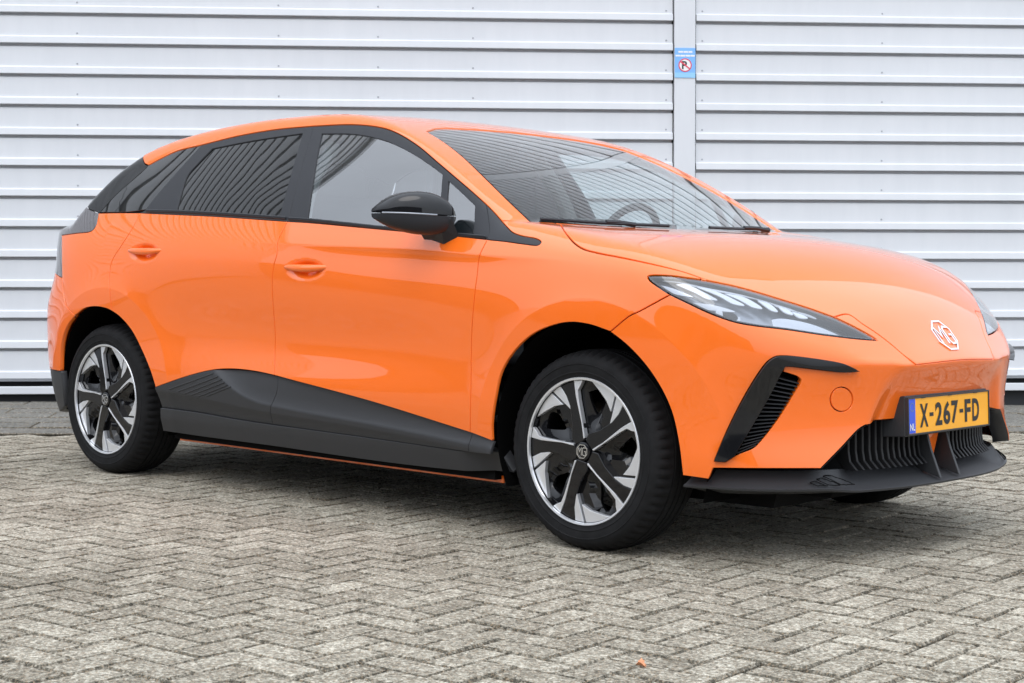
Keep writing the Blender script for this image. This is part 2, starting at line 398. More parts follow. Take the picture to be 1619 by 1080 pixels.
def tri2d(poly, holes, grid, extra):
    lo, hi = poly.min(0), poly.max(0)
    gx = np.arange(lo[0]+grid*.37, hi[0], grid); gy = np.arange(lo[1]+grid*.41, hi[1], grid*.9)
    X, Y = np.meshgrid(gx, gy); X[::2] += grid/2; pts = np.stack([X.ravel(), Y.ravel()], 1)
    if extra is not None and len(extra):
        keep = np.ones(len(pts), bool)
        for i in range(0, len(extra), 400):
            dd = np.min(np.linalg.norm(pts[:, None]-extra[None, i:i+400], axis=2), axis=1); keep &= dd > grid*.45
        pts = np.vstack([pts[keep], extra])
    ins = inside(poly, pts) & (segdist(poly, pts) > grid*.35)
    for h in holes: ins &= ~inside(h, pts) & (segdist(h, pts) > grid*.35)
    pts = pts[ins]; V = list(map(Vector, poly)); E_ = [(i, (i+1) % len(poly)) for i in range(len(poly))]
    rings = [list(range(len(poly)))]
    for h in holes:
        k = len(V); V += list(map(Vector, h)); E_ += [(k+i, k+(i+1) % len(h)) for i in range(len(h))]; rings.append(list(range(k, k+len(h))))
    V += list(map(Vector, pts))
    ov, oe, of, ovi, _, _ = delaunay_2d_cdt(V, E_, [], 0, 1e-6)
    Q = np.array([tuple(v) for v in ov]); Tn = np.array([f for f in of])
    c = Q[Tn].mean(1); k = inside(poly, c)
    for h in holes: k &= ~inside(h, c)
    # map input ring ids to output ids
    mp = {}
    for i, ids in enumerate(ovi):
        for j in ids: mp[j] = i
    rings = [[mp[j] for j in r_ if j in mp] for r_ in rings]
    return Q, Tn[k], rings
def panel(name, bound, dom, mat, parent, off=0., gap=.0028, flange=.012, grid=.018, holes=(), extra=None, mirror=True, disp=None, both=True, flat=False):
    """a sheet-metal part: body surface cut along `bound`, with turned-in edges; returns the object(s)"""
    poly = dom.to(bound); poly = inset(poly, gap) if gap else poly
    hp = [inset(dom.to(h), -gap) if gap else dom.to(h) for h in holes]
    ex = dom.to(extra) if extra is not None else None
    Q, Tn, rings = tri2d(poly, hp, grid, ex)
    P = lift(dom, Q); N = gradF(P)
    D = np.full(len(P), off)
    if disp is not None: D = D+disp(P)
    P = P+N*D[:, None]
    if disp is not None:      # normals of the displaced sheet
        fn = np.cross(P[Tn[:, 1]]-P[Tn[:, 0]], P[Tn[:, 2]]-P[Tn[:, 0]]); fl = np.sign((fn*N[Tn[:, 0]]).sum(1)); fn *= fl[:, None]
        N2 = np.zeros_like(P)
        for k in range(3): np.add.at(N2, Tn[:, k], fn)
        N = N2/np.maximum(np.linalg.norm(N2, axis=1), 1e-12)[:, None]
    # orient triangles outward
    fn = np.cross(P[Tn[:, 1]]-P[Tn[:, 0]], P[Tn[:, 2]]-P[Tn[:, 0]]); fl = (fn*N[Tn[:, 0]]).sum(1) < 0
    Tn = Tn.copy(); Tn[fl] = Tn[fl][:, ::-1]
    V = list(P); NN = list(N); Fc = [tuple(t) for t in Tn]
    if flange:
        edges = {}
        for t in Tn:
            for a, b_ in ((t[0], t[1]), (t[1], t[2]), (t[2], t[0])): edges[(a, b_)] = 1
        bd = [(a, b_) for (a, b_) in edges if (b_, a) not in edges]
        ids = sorted({a for e in bd for a in e}); top = {}; mid = {}; low = {}
        tang = {}
        for a, b_ in bd: tang[a] = tang.get(a, 0)+(P[b_]-P[a]); tang[b_] = tang.get(b_, 0)+(P[b_]-P[a])
        for i in ids:
            o_ = np.cross(tang[i], N[i]); o_ = o_/max(np.linalg.norm(o_), 1e-9)     # outward across the edge
            e_ = min(.0012, flange*.3)
            mid[i] = len(V); V.append(P[i]+o_*e_*.8-N[i]*e_); NN.append(N[i]*.5+o_*.87)
            low[i] = len(V); V.append(P[i]+o_*e_*.8-N[i]*flange); NN.append(o_)
        for a, b_ in bd: Fc += [(b_, a, mid[a], mid[b_]), (mid[b_], mid[a], low[a], low[b_])]
    o = mesh_obj(name, V, Fc, mat, parent, NN)
    if not (mirror and both): return o
    V2 = np.array(V)*[1, -1, 1]; N2 = np.array(NN)*[1, -1, 1]
    o2 = mesh_obj(name, V2, [f[::-1] for f in Fc], mat, parent, N2)
    return o, o2
def par(c, d):    # rows of points either side of a crease polyline (3-D), d metres off, for crisp shading
    t = np.gradient(c, axis=0); n = gradF(c); s_ = np.cross(t, n); s_ /= np.linalg.norm(s_, axis=1)[:, None]
    return np.vstack([c+s_*k for k in d])

# ---------------------------------------------------------------- the car
CAR = empty('car', 'bright orange five-door hatchback with black trim parked before the white wall', 'car')
# shared cut lines, traced on the photograph
dt_q = px((233.8, 261.4), (253, 251), (280, 238.5), (317, 229.6))
dt_r = px((317, 229.6), (376.7, 215), (435, 205), (494, 199.6))
dt_f = px((494, 199.6), (551, 197), (584.4, 198.9), (612.2, 204.4), (634.4, 214.2), (662.2, 232.2), (690, 255.8), (717.8, 279.4), (745.6, 303), (768.8, 323.2))
dt_n = px((768.8, 323.2), (781, 335.5), (792.8, 348.9))
dlo_top = loop(dt_q, dt_r, dt_f, dt_n)
dlo_nose = px((792.8, 348.9), (801, 358.5), (809.4, 366.9), (823.3, 372.5), (845.6, 376.7), (853, 380), (855.3, 383.6), (851, 387.2), (829, 385.6), (801, 381.7), (770.6, 378.5))
belt_f = px((770.6, 378.5), (717.8, 372.8), (606.7, 362.8), (484.4, 351.7), (454.4, 350.0))
belt_r = px((454.4, 350.0), (337.8, 342), (276.7, 339.2), (221, 336.6))
belt_q = px((221, 336.6), (190, 336.4), (156, 337))
dgap = px((770.6, 378.5), (764, 391), (758, 404.4), (753.9, 437.8), (751, 460), (746, 519), (744.4, 608), (743, 684))
dgap_lo = px((743, 684), (742.3, 700), (741.5, 715))
bgap = px((454.4, 350.0), (446, 366), (438.3, 384.3), (437.7, 401.6), (433, 419), (430.3, 440), (430.5, 463), (433, 500), (435, 529.4), (434.5, 560), (433.5, 593.5))
bgap_lo = px((433.5, 593.5), (433.6, 615.6), (431, 632), (428.9, 645), (428.3, 672))
qgap = px((221, 336.6), (210, 360), (192, 388), (177, 413), (173, 436), (173.6, 460), (178, 485)) if False else px((221, 336.6), (210, 360), (192, 388), (177, 413), (173, 436), (173.6, 460), (177, 492))
clad_r = px((246, 612.4), (294, 595.6), (331, 586), (353.4, 583.4), (375.6, 583.7), (405.3, 587.4), (433.5, 593.5))
clad_f = px((433.5, 593.5), (460, 600.8), (586, 634.8), (743, 684))
clad_n = px((743, 684), (778, 697.5))
def arc(c, r, a0, a1, n, W=.93):
    a = np.radians(np.linspace(a0, a1, n)); Q = np.stack([c[0]+r*np.cos(a), c[1]+r*np.sin(a)], 1); return lift(S, Q)
arch_f1 = px((778, 697.5), (777.5, 670), (783, 629), (793.5, 586), (815, 552.8), (843, 528), (878.5, 513.4), (903, 509.9), (931, 513.4), (964.7, 524.6))
arch_f2 = px((964.7, 524.6), (991, 545.7), (1019, 575.6), (1044, 612.6), (1061.5, 651.3), (1072, 697), (1079, 752))
arch_r1 = px((246, 612.4), (237.8, 586.7), (223.9, 553.3), (207.2, 521.4), (187.8, 499.6), (177, 492))
arch_r2 = px((177, 492), (168.3, 487.7), (149, 484.7), (132.2, 488), (118, 499))
arch_r3 = px((118, 499), (108, 512), (101.7, 525.6), (96.5, 548), (94.7, 586.7))
bump_f = px((964.7, 524.6), (994.6, 500), (1010, 492.6), (1059.3, 466))
hl_tail = px((1059.3, 466), (1036, 450.5), (1025.6, 442), (1023.6, 437), (1030, 435.4), (1061.9, 435.8), (1087.8, 438.8), (1118.3, 442.7))
hl_top1 = px((1118.3, 442.7), (1159.2, 451), (1191.6, 459.5), (1237, 473.3), (1281.5, 487.4), (1318.5, 500.7))
hl_top2 = px((1318.5, 500.7), (1348, 514.8), (1377.8, 531), (1388, 538))
hl_low = px((1388, 538), (1363, 536.3), (1303.7, 529.6), (1244.4, 520.9), (1191.6, 514.8), (1165.6, 510.3), (1139.7, 502.4), (1113.8, 492), (1087.8, 479.7), (1059.3, 466))
shut = px((887, 355), (892, 364), (899, 374), (906, 382.5), (913, 388.5), (924, 394.5), (944.5, 400), (980.7, 407), (1012, 413.4), (1040, 419.5), (1080, 429.5), (1118.3, 442.7))
seam_a = px((792.8, 348.9), (815, 349.3), (838.7, 350.5))
ws_side = px((838.7, 350.5), (803, 316.5), (772.4, 286.5), (731.7, 247.5), (701, 224.0), (674, 207.5))
ws_top = p3((ws_side[-1][0], -ws_side[-1][1], ws_side[-1][2]), (-1.112, .44, 1.42), (-1.135, .25, 1.43), (-1.145, 0, 1.436))
cowl = p3((ws_side[0][0], -ws_side[0][1], ws_side[0][2]), (-.325, .64, 1.05), (-.25, .45, 1.05), (-.195, .2, 1.045), (-.18, 0, 1.042))
i_sh = int(np.argmin(np.linalg.norm(cowl-shut[0], axis=1)))
nose = p3((.77, .335, .655), (.806, .25, .632), (.83, .12, .620), (.838, 0, .617))
hood_v = px((1318.5, 500.7), (1340, 496.5), (1364, 512), (1388, 528), (1410, 545), (1428, 560.5))
nose = loop(hood_v[-1:], crease3(np.linspace(-hood_v[-1][1]-.03, 0, 30)))
NX = crease3(np.linspace(0, .68, 70)); NX = np.vstack([NX, par(NX[:60], (-.006, .006, .014, -.014))])
crz_pts = lift(S, np.stack([np.arange(-1.75, .30, .012), _crz(np.arange(-1.75, .30, .012))], 1))
CREASE = np.vstack([crz_pts, par(crz_pts, (-.006, .006, -.014, .014, .028))])
def ring_extra(c, rc):
    return np.vstack([arc(c, rc+d, -20, 200, 130) for d in (-.012, -.005, .002, .010, .02)])
ARF_X = ring_extra(ARF, .475); ARR_X = ring_extra(ARR, .465)
# painted panels
HX = np.vstack([lift(S, np.stack([g.ravel() for g in np.meshgrid(np.linspace(cx-.13, cx+.13, 34), np.linspace(cz-.055, cz+.05, 18))], 1)) for cx, cz in HANDLES])
panel('front_door', loop(belt_f, bgap, clad_f, rev(dgap)), S, 'paint', CAR, extra=np.vstack([CREASE, HX]))
panel('rear_door', loop(belt_r, qgap, rev(arch_r1), clad_r, rev(bgap)), S, 'paint', CAR, extra=np.vstack([CREASE, ARR_X, HX]))
panel('front_fender', loop(dgap, clad_n, arch_f1, bump_f, hl_tail, rev(shut), rev(cowl[:i_sh]), rev(seam_a), dlo_nose), T, 'paint', CAR, extra=np.vstack([CREASE, ARF_X]))
tl_low = px((156, 337), (154, 347), (151, 358), (144, 365.5), (120, 369), (97.5, 372))
tl_side = px((97.5, 372), (97.6, 400), (98, 439.5))
q_bump = px((98, 439.5), (100, 465), (104.4, 482.5), (118, 499))
panel('rear_quarter_panel', loop(belt_q, tl_low, tl_side, q_bump, rev(arch_r2), rev(qgap)), RE, 'paint', CAR, extra=ARR_X)
# roof with A-pillars
rail_end = px((228.3, 258.6), (231, 260), (233.8, 261.4))
roof_rear = p3((rail_end[0][0], -rail_end[0][1], rail_end[0][2]), (-2.86, .48, 1.36), (-2.885, .25, 1.37), (-2.89, 0, 1.37))
PIL = np.vstack([par(ws_side, (.005, -.005, .012, -.012, .02, -.02, .029, -.029, .039, -.039, .05, -.05)), par(dlo_top, (.005, -.005, .012, -.012, .02, -.02, .03, -.03, .042, -.042))]); PIL = np.vstack([PIL, mir(PIL)])
half = loop(rev(roof_rear), rail_end, dlo_top, seam_a, ws_side, ws_top)
panel('roof', loop(half, rev(mir(half))), T, 'paint', CAR, mirror=False, grid=.022, extra=PIL)
halfw = loop(rev(ws_top), rev(ws_side), cowl)
panel('windshield', loop(halfw, rev(mir(halfw))), T, 'screen', CAR, off=-.004, gap=.004, flange=0, mirror=False, grid=.03)
halfh = loop(rev(cowl[i_sh:]), shut, hl_top1, hood_v, nose)
panel('hood', loop(halfh, rev(mir(halfh))), HD, 'paint', CAR, mirror=False, grid=.018, extra=np.vstack([NX, mir(NX)]))

def seg(name, *a, **k):
    r = panel(name, *a, **k); return r if isinstance(r, tuple) else (r,)
def child(objs, parents):
    for o, p_ in zip(objs, parents): o.parent = p_
    return objs
# ---------------- front bumper
vent_px = [(1129.5, 729), (1151.8, 677), (1176, 629), (1200, 589.4), (1214.4, 571.3), (1226.5, 564), (1238.5, 562.9), (1259, 564.4), (1303.7, 570.4), (1333, 576.3), (1355.6, 586)]
vent_px2 = [(1355.6, 586), (1333, 588), (1289, 583.6), (1246, 579), (1239.5, 579.6)]
vent_px3 = [(1239.5, 579.6), (1238, 588)]
vent_px4 = [(1238, 588), (1262, 596.4), (1266, 601), (1265, 606), (1253, 626.7), (1226.5, 667.6), (1200, 700), (1190.4, 708.5), (1166.3, 718.5), (1147, 730)]
vent = loop(px(*vent_px), px(*vent_px2), px(*vent_px3), px(*vent_px4), px((1147, 730), (1129.5, 729)))
tow = hit([(1330.7+17.6*math.cos(a), 631.6+19.2*math.sin(a)) for a in np.linspace(0, 2*math.pi, 40, endpoint=False)])
int_side = px((1297.8, 741), (1330, 708), (1358, 678.5), (1368, 672.3))
int_top = p3((int_side[-1][0], -int_side[-1][1], int_side[-1][2]), (.765, .28, int_side[-1][2]+.006), (.77, .12, int_side[-1][2]+.01), (.772, 0, int_side[-1][2]+.011))
bot = loop(px((1079, 752), (1120.5, 757.9)), px((1120.5, 757.9), (1127.8, 740.3)), px((1127.8, 740.3), (1190, 741), (1297.8, 741)))
halfb = loop(rev(nose), rev(hood_v), hl_top2, hl_low, rev(bump_f), arch_f2, bot, int_side, int_top)
bumper = panel('front_bumper', loop(halfb, rev(mir(halfb))), FR, 'paint', CAR, mirror=False, grid=.016, flange=.03,
               holes=[vent, tow, mir(vent), mir(tow)], extra=np.vstack([ARF_X, mir(ARF_X), NX, mir(NX)]))
for t_ in seg('tow_eye_cover', tow, FR, 'paint', bumper, flange=.008, grid=.012): pass
# air curtain: glossy blade and finned vent
ridge = [(1239.5, 579.6), (1233, 590), (1226.5, 604), (1209.6, 636.3), (1190, 671), (1171, 703.7), (1161.5, 720.5)]
blade = loop(px(*vent_px), px(*vent_px2), px(*ridge), px((1161.5, 720.5), (1147, 730)), px((1147, 730), (1129.5, 729)))
blades = seg('air_curtain_blade', blade, FR, 'gloss', bumper, off=.015, gap=.001, flange=.04, grid=.012)
vhole = loop(rev(px(*ridge)), px(*vent_px3), px(*vent_px4[:-1]), px((1166.3, 718.5), (1161.5, 720.5)))
vback = seg('vent_backing', vhole, FR, 'dark', bumper, off=-.055, gap=-.02, flange=0, grid=.03)
rl = cr(ridge[1:], .5); rr_ = cr(vent_px4[2:8], .5); nf = 19
for i in range(nf):
    t = .06+.9*i/(nf-1)
    a = rl[int(t*(len(rl)-1))]; b_ = rr_[int(max(0, min(1, t*.98))*(len(rr_)-1))]
    b_ = np.array([b_[0], b_[1]]); a = np.array([a[0]+1.5, a[1]+1])
    Pq = hit(np.array([a*(1-s_)+b_*s_ for s_ in np.linspace(0, 1, 6)])); Nq = gradF(Pq)
    for sg in (1, -1):
        mb = MB(); U_ = Pq-Nq*.006; L_ = Pq-Nq*.05; hgt = np.array([0, 0, .0032])
        ring = [np.vstack([U_[k]+hgt*.5, U_[k]-hgt*.5, L_[k]-hgt, L_[k]+hgt])*[1, sg, 1] for k in range(6)]
        V = np.vstack(ring); Fc = [(4*k+q, 4*k+(q+1) % 4, 4*k+4+(q+1) % 4, 4*k+4+q) for k in range(5) for q in range(4)]+[(3, 2, 1, 0), (20, 21, 22, 23)]
        mb.add(V, Fc).obj('vent_fin', 'satin', bumper, smooth=False)
# ---------------- headlights
hl_out = loop(hl_tail, hl_top1, hl_top2, hl_low)
heads = seg('headlight', hl_out, FR, 'hl_grey', CAR, off=-.045, gap=-.004, flange=0, grid=.018)
child(seg('lens', hl_out, FR, 'lens', CAR, off=-.0015, gap=.003, flange=0, grid=.014), heads)
inner = inset(FR.to(hl_out), .010); innerP = lift(FR, inner)
child(seg('black_surround', hl_out, FR, 'gloss', CAR, off=-.005, gap=.003, flange=.035, grid=.02, holes=[innerP]), heads)
z6 = lambda L: [(1010+a/7.71, 420+b_/7.71) for a, b_ in L]
z7 = lambda L: [(1200+a/6.75, 440+b_/6.75) for a, b_ in L]
def lamp(name, poly, mat, off, fl=.004, gap=0):
    P = hit(np.array(cr(poly+[poly[0]], 3.0))[:-1]) if True else None
    child(seg(name, P, FR, mat, CAR, off=off, gap=gap, flange=fl, grid=.008), heads)
bars = [z6([(445, 205), (560, 190), (640, 218), (860, 322), (968, 388), (820, 372), (700, 310)]),
        z6([(720, 225), (930, 265), (1190, 378), (1308, 446), (1170, 428), (1000, 335)]),
        z6([(1070, 300), (1280, 335), (1450, 420), (1528, 482), (1420, 468), (1250, 375)]),
        z7([(5, 215), (70, 232), (55, 290), (10, 270)]) if False else z7([(10, 200), (120, 226), (222, 320), (165, 312), (90, 262)]),
        z7([(215, 250), (310, 282), (385, 352), (300, 330)]), z7([(375, 322), (470, 348), (545, 390), (450, 384)])]
for b_ in bars: lamp('daytime_light_bar', b_, 'led', -.014)
lamp('light_band', z6([(270, 158), (520, 178), (830, 238), (1250, 312), (1600, 392)])+z7([(240, 268), (560, 350), (640, 392), (520, 352), (260, 246), (80, 200)])+z6([(1250, 300), (830, 222), (520, 165)]), 'led', -.016)
lamp('lamp_shelf', z6([(620, 440), (900, 452), (1100, 495), (1190, 525), (1000, 528), (760, 510)]), 'led', -.018)
lamp('lamp_post', z6([(945, 505), (1010, 510), (1015, 625), (945, 600)]), 'led', -.017)
lamp('projector_lens', z6([(1025, 540), (1180, 545), (1225, 600), (1200, 640), (1050, 630)]), 'gloss', -.022)
lamp('projector_rim', z6([(1040, 628), (1215, 640), (1240, 590), (1250, 650), (1060, 650)]), 'reflector', -.018)
lamp('reflector_wedge', z7([(165, 400), (260, 385), (520, 425), (740, 500), (930, 600), (600, 580), (220, 522)]), 'reflector', -.020)
lamp('rear_reflector', z6([(230, 220), (330, 235), (480, 285), (650, 355), (560, 350), (400, 320)]), 'reflector', -.020)
# ---------------- lower front: splitter, intake, grille
LA, LB_, LN = .828, .900, 2.6
def lipx(w, d=0): return (LA-d)*max(1e-6, 1-(abs(w)/(LB_-d))**LN)**(1/LN)
ws = np.concatenate([np.linspace(0, .6, 19), np.linspace(.6, .852, 20)[1:]])
ws = np.concatenate([-ws[::-1], ws[1:]])
secs = []
for w in ws:
    aw = abs(w); mid_ = 1-sstep(.46, .56, aw)
    d = np.array([lipx(w, 0)-lipx(w*.93, .06), w*.07]); nrm = np.array([lipx(w)-lipx(w*.9, .07), w*.1]); nrm /= np.linalg.norm(nrm)
    e = np.array([lipx(w), w]); ze = .230+.012*sstep(.45, .60, aw)+.004*sstep(.72, .89, aw)
    depth_in = .115*mid_+.055*(1-mid_); ztop = .284*mid_+.293*(1-mid_)
    if mid_ > 0: e = e-nrm*.014*mid_
    def pt(k, z): return (e[0]-nrm[0]*k, e[1]-nrm[1]*k, z)
    secs.append([pt(.002, ze-.006), pt(0, ze), pt(.012, ze+.006), pt(depth_in*.55, ze+(ztop-ze)*.42), pt(depth_in, ztop), pt(depth_in+.05, ztop-.004),
                 pt(.12, .213), pt(.03, ze-.010)])
n = len(secs[0]); V = np.array(secs).reshape(-1, 3)
Fc = [(i*n+k, i*n+(k+1) % n, (i+1)*n+(k+1) % n, (i+1)*n+k) for i in range(len(secs)-1) for k in range(n)]+[tuple(range(n)), tuple((len(secs)-1)*n+k for k in range(n-1, -1, -1))]
lip = MB().add(V, Fc).obj('front_splitter', 'plastic', CAR, sharp=28)
# corner pads with the stepped grooves
for sg in (1, -1):
    zz = lambda L: [(1250+a/4.5, 560+b_/4.5) for a, b_ in L]
    for poly in (zz([(138, 915), (165, 905), (265, 945), (262, 955), (225, 955)]), zz([(185, 890), (215, 882), (355, 940), (350, 952), (315, 952)]), zz([(232, 868), (262, 860), (455, 935), (450, 946), (410, 946)])):
        P = []
        for q in cr(poly+[poly[0]], 5)[:-1]:
            v = rays([q])[0]; lo_, hi_ = 0, 0
            ts_ = np.linspace(4.5, 6.6, 700); X = CAM+v*ts_[:, None]
            aw = np.abs(X[:, 1]); rr2 = ((np.maximum(X[:, 0], 0)/LA)**LN+(aw/LB_)**LN)**(1/LN); inn = (1-rr2)*.85
            zt = .2475+np.clip(inn/.055, 0, 1)*.047; k = np.argmin(np.abs(X[:, 2]-zt)+np.where((inn < .004) | (inn > .07), 9, 0)); X[k, 2] = zt[k]; P.append(X[k]*[1, sg, 1])
        P = np.array(P); c = P.mean(0); tb = MB(); tb.tube(np.vstack([P, P[:1]]), .0016, 6, False); tb.obj('groove_bead', 'dark', lip)
# intake tunnel and slats
zt_ = float(int_top[-1][2])
mb = MB()
for a, b_ in ((-.60, .60),):
    mb.hexa([(.50, -.50, .20), (.50, .50, .20), (.66, .47, .20), (.66, -.47, .20), (.50, -.50, .46), (.50, .50, .46), (.69, .36, .44), (.69, -.36, .44)])
mb.obj('intake_backing', 'dark', CAR, smooth=False)
gr = None
slw = [.085+.0285*i for i in range(13)]
zs_ = int_side
def side_z(w):   # top of the opening at half-width w
    k = np.argsort(-zs_[:, 1]); return float(np.interp(w, np.sort(-zs_[:, 1]), zs_[np.argsort(-zs_[:, 1])][:, 2])) if w > .36 else zt_
for i, w in enumerate(slw):
    for sg in (1, -1):
        zt2 = side_z(w)-.004; zb = .292; x0 = lipx(w)-.075
        prof = [(x0-.012, zt2), (x0-.010, zb+.05), (x0-.004, zb+.02), (x0+.014, zb+.002), (x0+.022, zb-.006)]
        V = []; t = .0058
        for x_, z_ in prof: V += [(x_, sg*w-t, z_), (x_, sg*w+t, z_), (x_-.045, sg*w+t*.6, z_), (x_-.045, sg*w-t*.6, z_)]
        Fc = [(4*k+q, 4*k+(q+1) % 4, 4*k+4+(q+1) % 4, 4*k+4+q) for k in range(4) for q in range(4)]+[(3, 2, 1, 0), (16, 17, 18, 19)]
        MB().add(V, Fc).obj('grille_slat', 'grille', lip, smooth=False, bevel=.002)
# thin frame round the opening
fr_ = loop(int_side, int_top); fr_ = np.vstack([fr_, mir(fr_)[::-1]])
tb = MB(); Nf = gradF(fr_)
inn_ = fr_-Nf*.028; cen = np.array([.66, 0, .33]); dirc = cen-fr_; dirc[:, 0] = 0; dirc /= np.linalg.norm(dirc, axis=1)[:, None]
A_ = fr_-Nf*.002+dirc*.001; B_ = fr_-Nf*.010+dirc*.016; C_ = fr_-Nf*.05+dirc*.018
V = np.vstack([A_, B_, C_]); m = len(fr_)
tb.add(V, [(i, i+1, m+i+1, m+i) for i in range(m-1)]+[(m+i, m+i+1, 2*m+i+1, 2*m+i) for i in range(m-1)])
tb.obj('intake_frame', 'satin', lip)
for sg in (1, -1):   # centre vanes
    w = .062*sg; t = .006
    poly = [(.700, zt_-.01), (.750, zt_-.03), (.775, .33), (.812, .240), (.70, .270)]
    V = [(x_, w-t, z_) for x_, z_ in poly]+[(x_, w+t, z_) for x_, z_ in poly]; k = len(poly)
    MB().add(V, [tuple(range(k)), tuple(range(2*k-1, k-1, -1))]+[(i, i+k, (i+1) % k+k, (i+1) % k) for i in range(k)]).obj('centre_vane', 'plastic', lip, smooth=False, bevel=.002)
MB().hexa([(.715, -.036, .275), (.715, .036, .275), (.725, .032, .275), (.725, -.032, .275), (.735, -.048, .43), (.735, .048, .43), (.752, .048, .43), (.752, -.048, .43)]).obj('centre_strut', 'paint', bumper, smooth=False, bevel=.003)
# ---------------- number plate
PX, PZ = .8055, .448
holder = MB().hexa([(.70, -.272, PZ-.07), (.70, .272, PZ-.07), (.797, .2655, PZ-.064), (.797, -.2655, PZ-.064), (.72, -.272, PZ+.055), (.72, .272, PZ+.055), (.792, .2655, PZ+.064), (.792, -.2655, PZ+.064)]).obj('plate_holder', 'plastic', CAR, smooth=False, bevel=.003)
M['plate_y'] = pbr('plate_yellow', srgb(255, 176, 18), 0.35, 0, 0.3, cvar=(6, .93)); M['plate_b'] = pbr('plate_blue', srgb(44, 84, 215), 0.35, 0, 0.3)
M['plate_k'] = pbr('plate_black', (0.012, 0.012, 0.012), 0.5); M['plate_w'] = pbr('plate_white', (0.8, 0.8, 0.8), 0.45); M['plate_st'] = pbr('plate_star', srgb(120, 140, 150), .5)
tilt = .005/.11
def plate_pt(u, v, d=0): return (PX-.0025-tilt*(v)+d, u, PZ+v)
def plate_quad(name, u0, u1, v0, v1, d, mat, par_, th=.003):
    P = [plate_pt(u, v, d) for u, v in ((u0, v0), (u1, v0), (u1, v1), (u0, v1))]
    return MB().prism(P, (1, 0, 0), th).obj(name, mat, par_, smooth=False, bevel=.0008)
plate = plate_quad('number_plate', -.26, .26, -.055, .055, 0, 'plate_y', holder)
plate_quad('country_band', -.2585, -.2185, -.0535, .0535, .0008, 'plate_b', holder, .0006)
for u0, u1, v0, v1 in ((-.261, .261, .0545, .0590), (-.261, .261, -.0590, -.0545), (-.2645, -.2598, -.059, .059), (.2598, .2645, -.059, .059)):
    plate_quad('holder_rim', u0, u1, v0, v1, .003, 'plastic', holder, .012)
for u in (-.17, 0, .17): plate_quad('holder_clip', u-.012, u+.012, .0535, .0585, .0036, 'plate_k', holder, .004)
def text_mesh(txt, size, bold=0.0):
    cu = bpy.data.curves.new('t', 'FONT'); cu.body = txt; cu.size = size; cu.offset = bold; cu.align_x = 'CENTER'; cu.resolution_u = 4
    ob = bpy.data.objects.new('t', cu); COL.objects.link(ob); bpy.context.view_layer.update()
    me = ob.to_mesh(); V = np.array([v.co[:] for v in me.vertices]); Fc = [tuple(p_.vertices) for p_ in me.polygons]; ob.to_mesh_clear()
    bpy.data.objects.remove(ob); bpy.data.curves.remove(cu); return V, Fc
def put_text(name, txt, u, v, h, wdt, d, mat, par_, bold, place):
    V, Fc = text_mesh(txt, 1.0, bold); lo_, hi_ = V.min(0), V.max(0)
    X = (V[:, 0]-(lo_[0]+hi_[0])/2)/(hi_[0]-lo_[0])*wdt+u; Y = (V[:, 1]-lo_[1])/(hi_[1]-lo_[1])*h+v-h/2
    return MB().add([place(a, b_, d) for a, b_ in zip(X, Y)], Fc).obj(name, mat, par_, smooth=False)
chars = [('X', -.165, .052, .074), ('2', -.072, .044, .074), ('6', -.020, .044, .074), ('7', .032, .044, .074), ('F', .118, .040, .074), ('D', .172, .046, .074)]
for c, u, w_, h_ in chars: put_text('plate_character', c, u, -.001, h_, w_, .0012, 'plate_k', holder, .032, plate_pt)
for u in (-.118, .076): plate_quad('plate_dash', u-.012, u+.012, -.006, .006, .0012, 'plate_k', holder, .0006)
put_text('country_letters', 'NL', -.2385, -.034, .022, .030, .0018, 'plate_w', holder, .012, plate_pt)
for k in range(12):
    a = k*math.pi/6; u, v = -.2385+.0125*math.cos(a), .028+.0125*math.sin(a); plate_quad('band_star', u-.0017, u+.0017, v-.0017, v+.0017, .0016, 'plate_st', holder, .0004)

# ---------------- rear end
dpil = px((233.8, 261.8), (222, 272.5), (203.5, 289), (185, 305.2), (166.5, 325), (156, 337))
tail_top = p3((belt_q[-1][0], -belt_q[-1][1], belt_q[-1][2]), (-3.12, .62, 1.10), (-3.28, .45, 1.10), (-3.36, .2, 1.10), (-3.385, 0, 1.10))
h_ = loop(rev(roof_rear), rail_end, dpil, tail_top)
panel('rear_window', loop(h_, rev(mir(h_))), RE, 'gloss', CAR, mirror=False, grid=.03, off=-.003)
tail_low = p3((tl_side[-1][0], -tl_side[-1][1], tl_side[-1][2]), (-3.36, .66, .88), (-3.43, .4, .87), (-3.44, 0, .87))
h_ = loop(rev(tail_top), tl_low, tl_side, tail_low)
panel('tail_light_bar', loop(h_, rev(mir(h_))), RE, 'red', CAR, mirror=False, grid=.025)
rb_low = p3((arch_r3[-1][0], -arch_r3[-1][1], arch_r3[-1][2]), (-3.16, .86, .425), (-3.30, .78, .42), (-3.40, .5, .42), (-3.42, 0, .42))
h_ = loop(rev(tail_low), q_bump, arch_r3, rb_low)
panel('rear_bumper', loop(h_, rev(mir(h_))), RE, 'paint', CAR, mirror=False, grid=.022, flange=.02, extra=np.vstack([ARR_X, mir(ARR_X)]))
rb_bot = p3((-3.02, .87, .27), (-3.1, .86, .24), (-3.22, .78, .22), (-3.32, .5, .21), (-3.34, 0, .21))
h_ = loop(rev(rb_low), p3((arch_r3[-1][0], -arch_r3[-1][1], arch_r3[-1][2]), (-3.015, .885, .34), (-3.02, .87, .27)), rb_bot)
panel('rear_lower_bumper', loop(h_, rev(mir(h_))), RE, 'plastic', CAR, mirror=False, grid=.03, off=-.004, flange=.03)
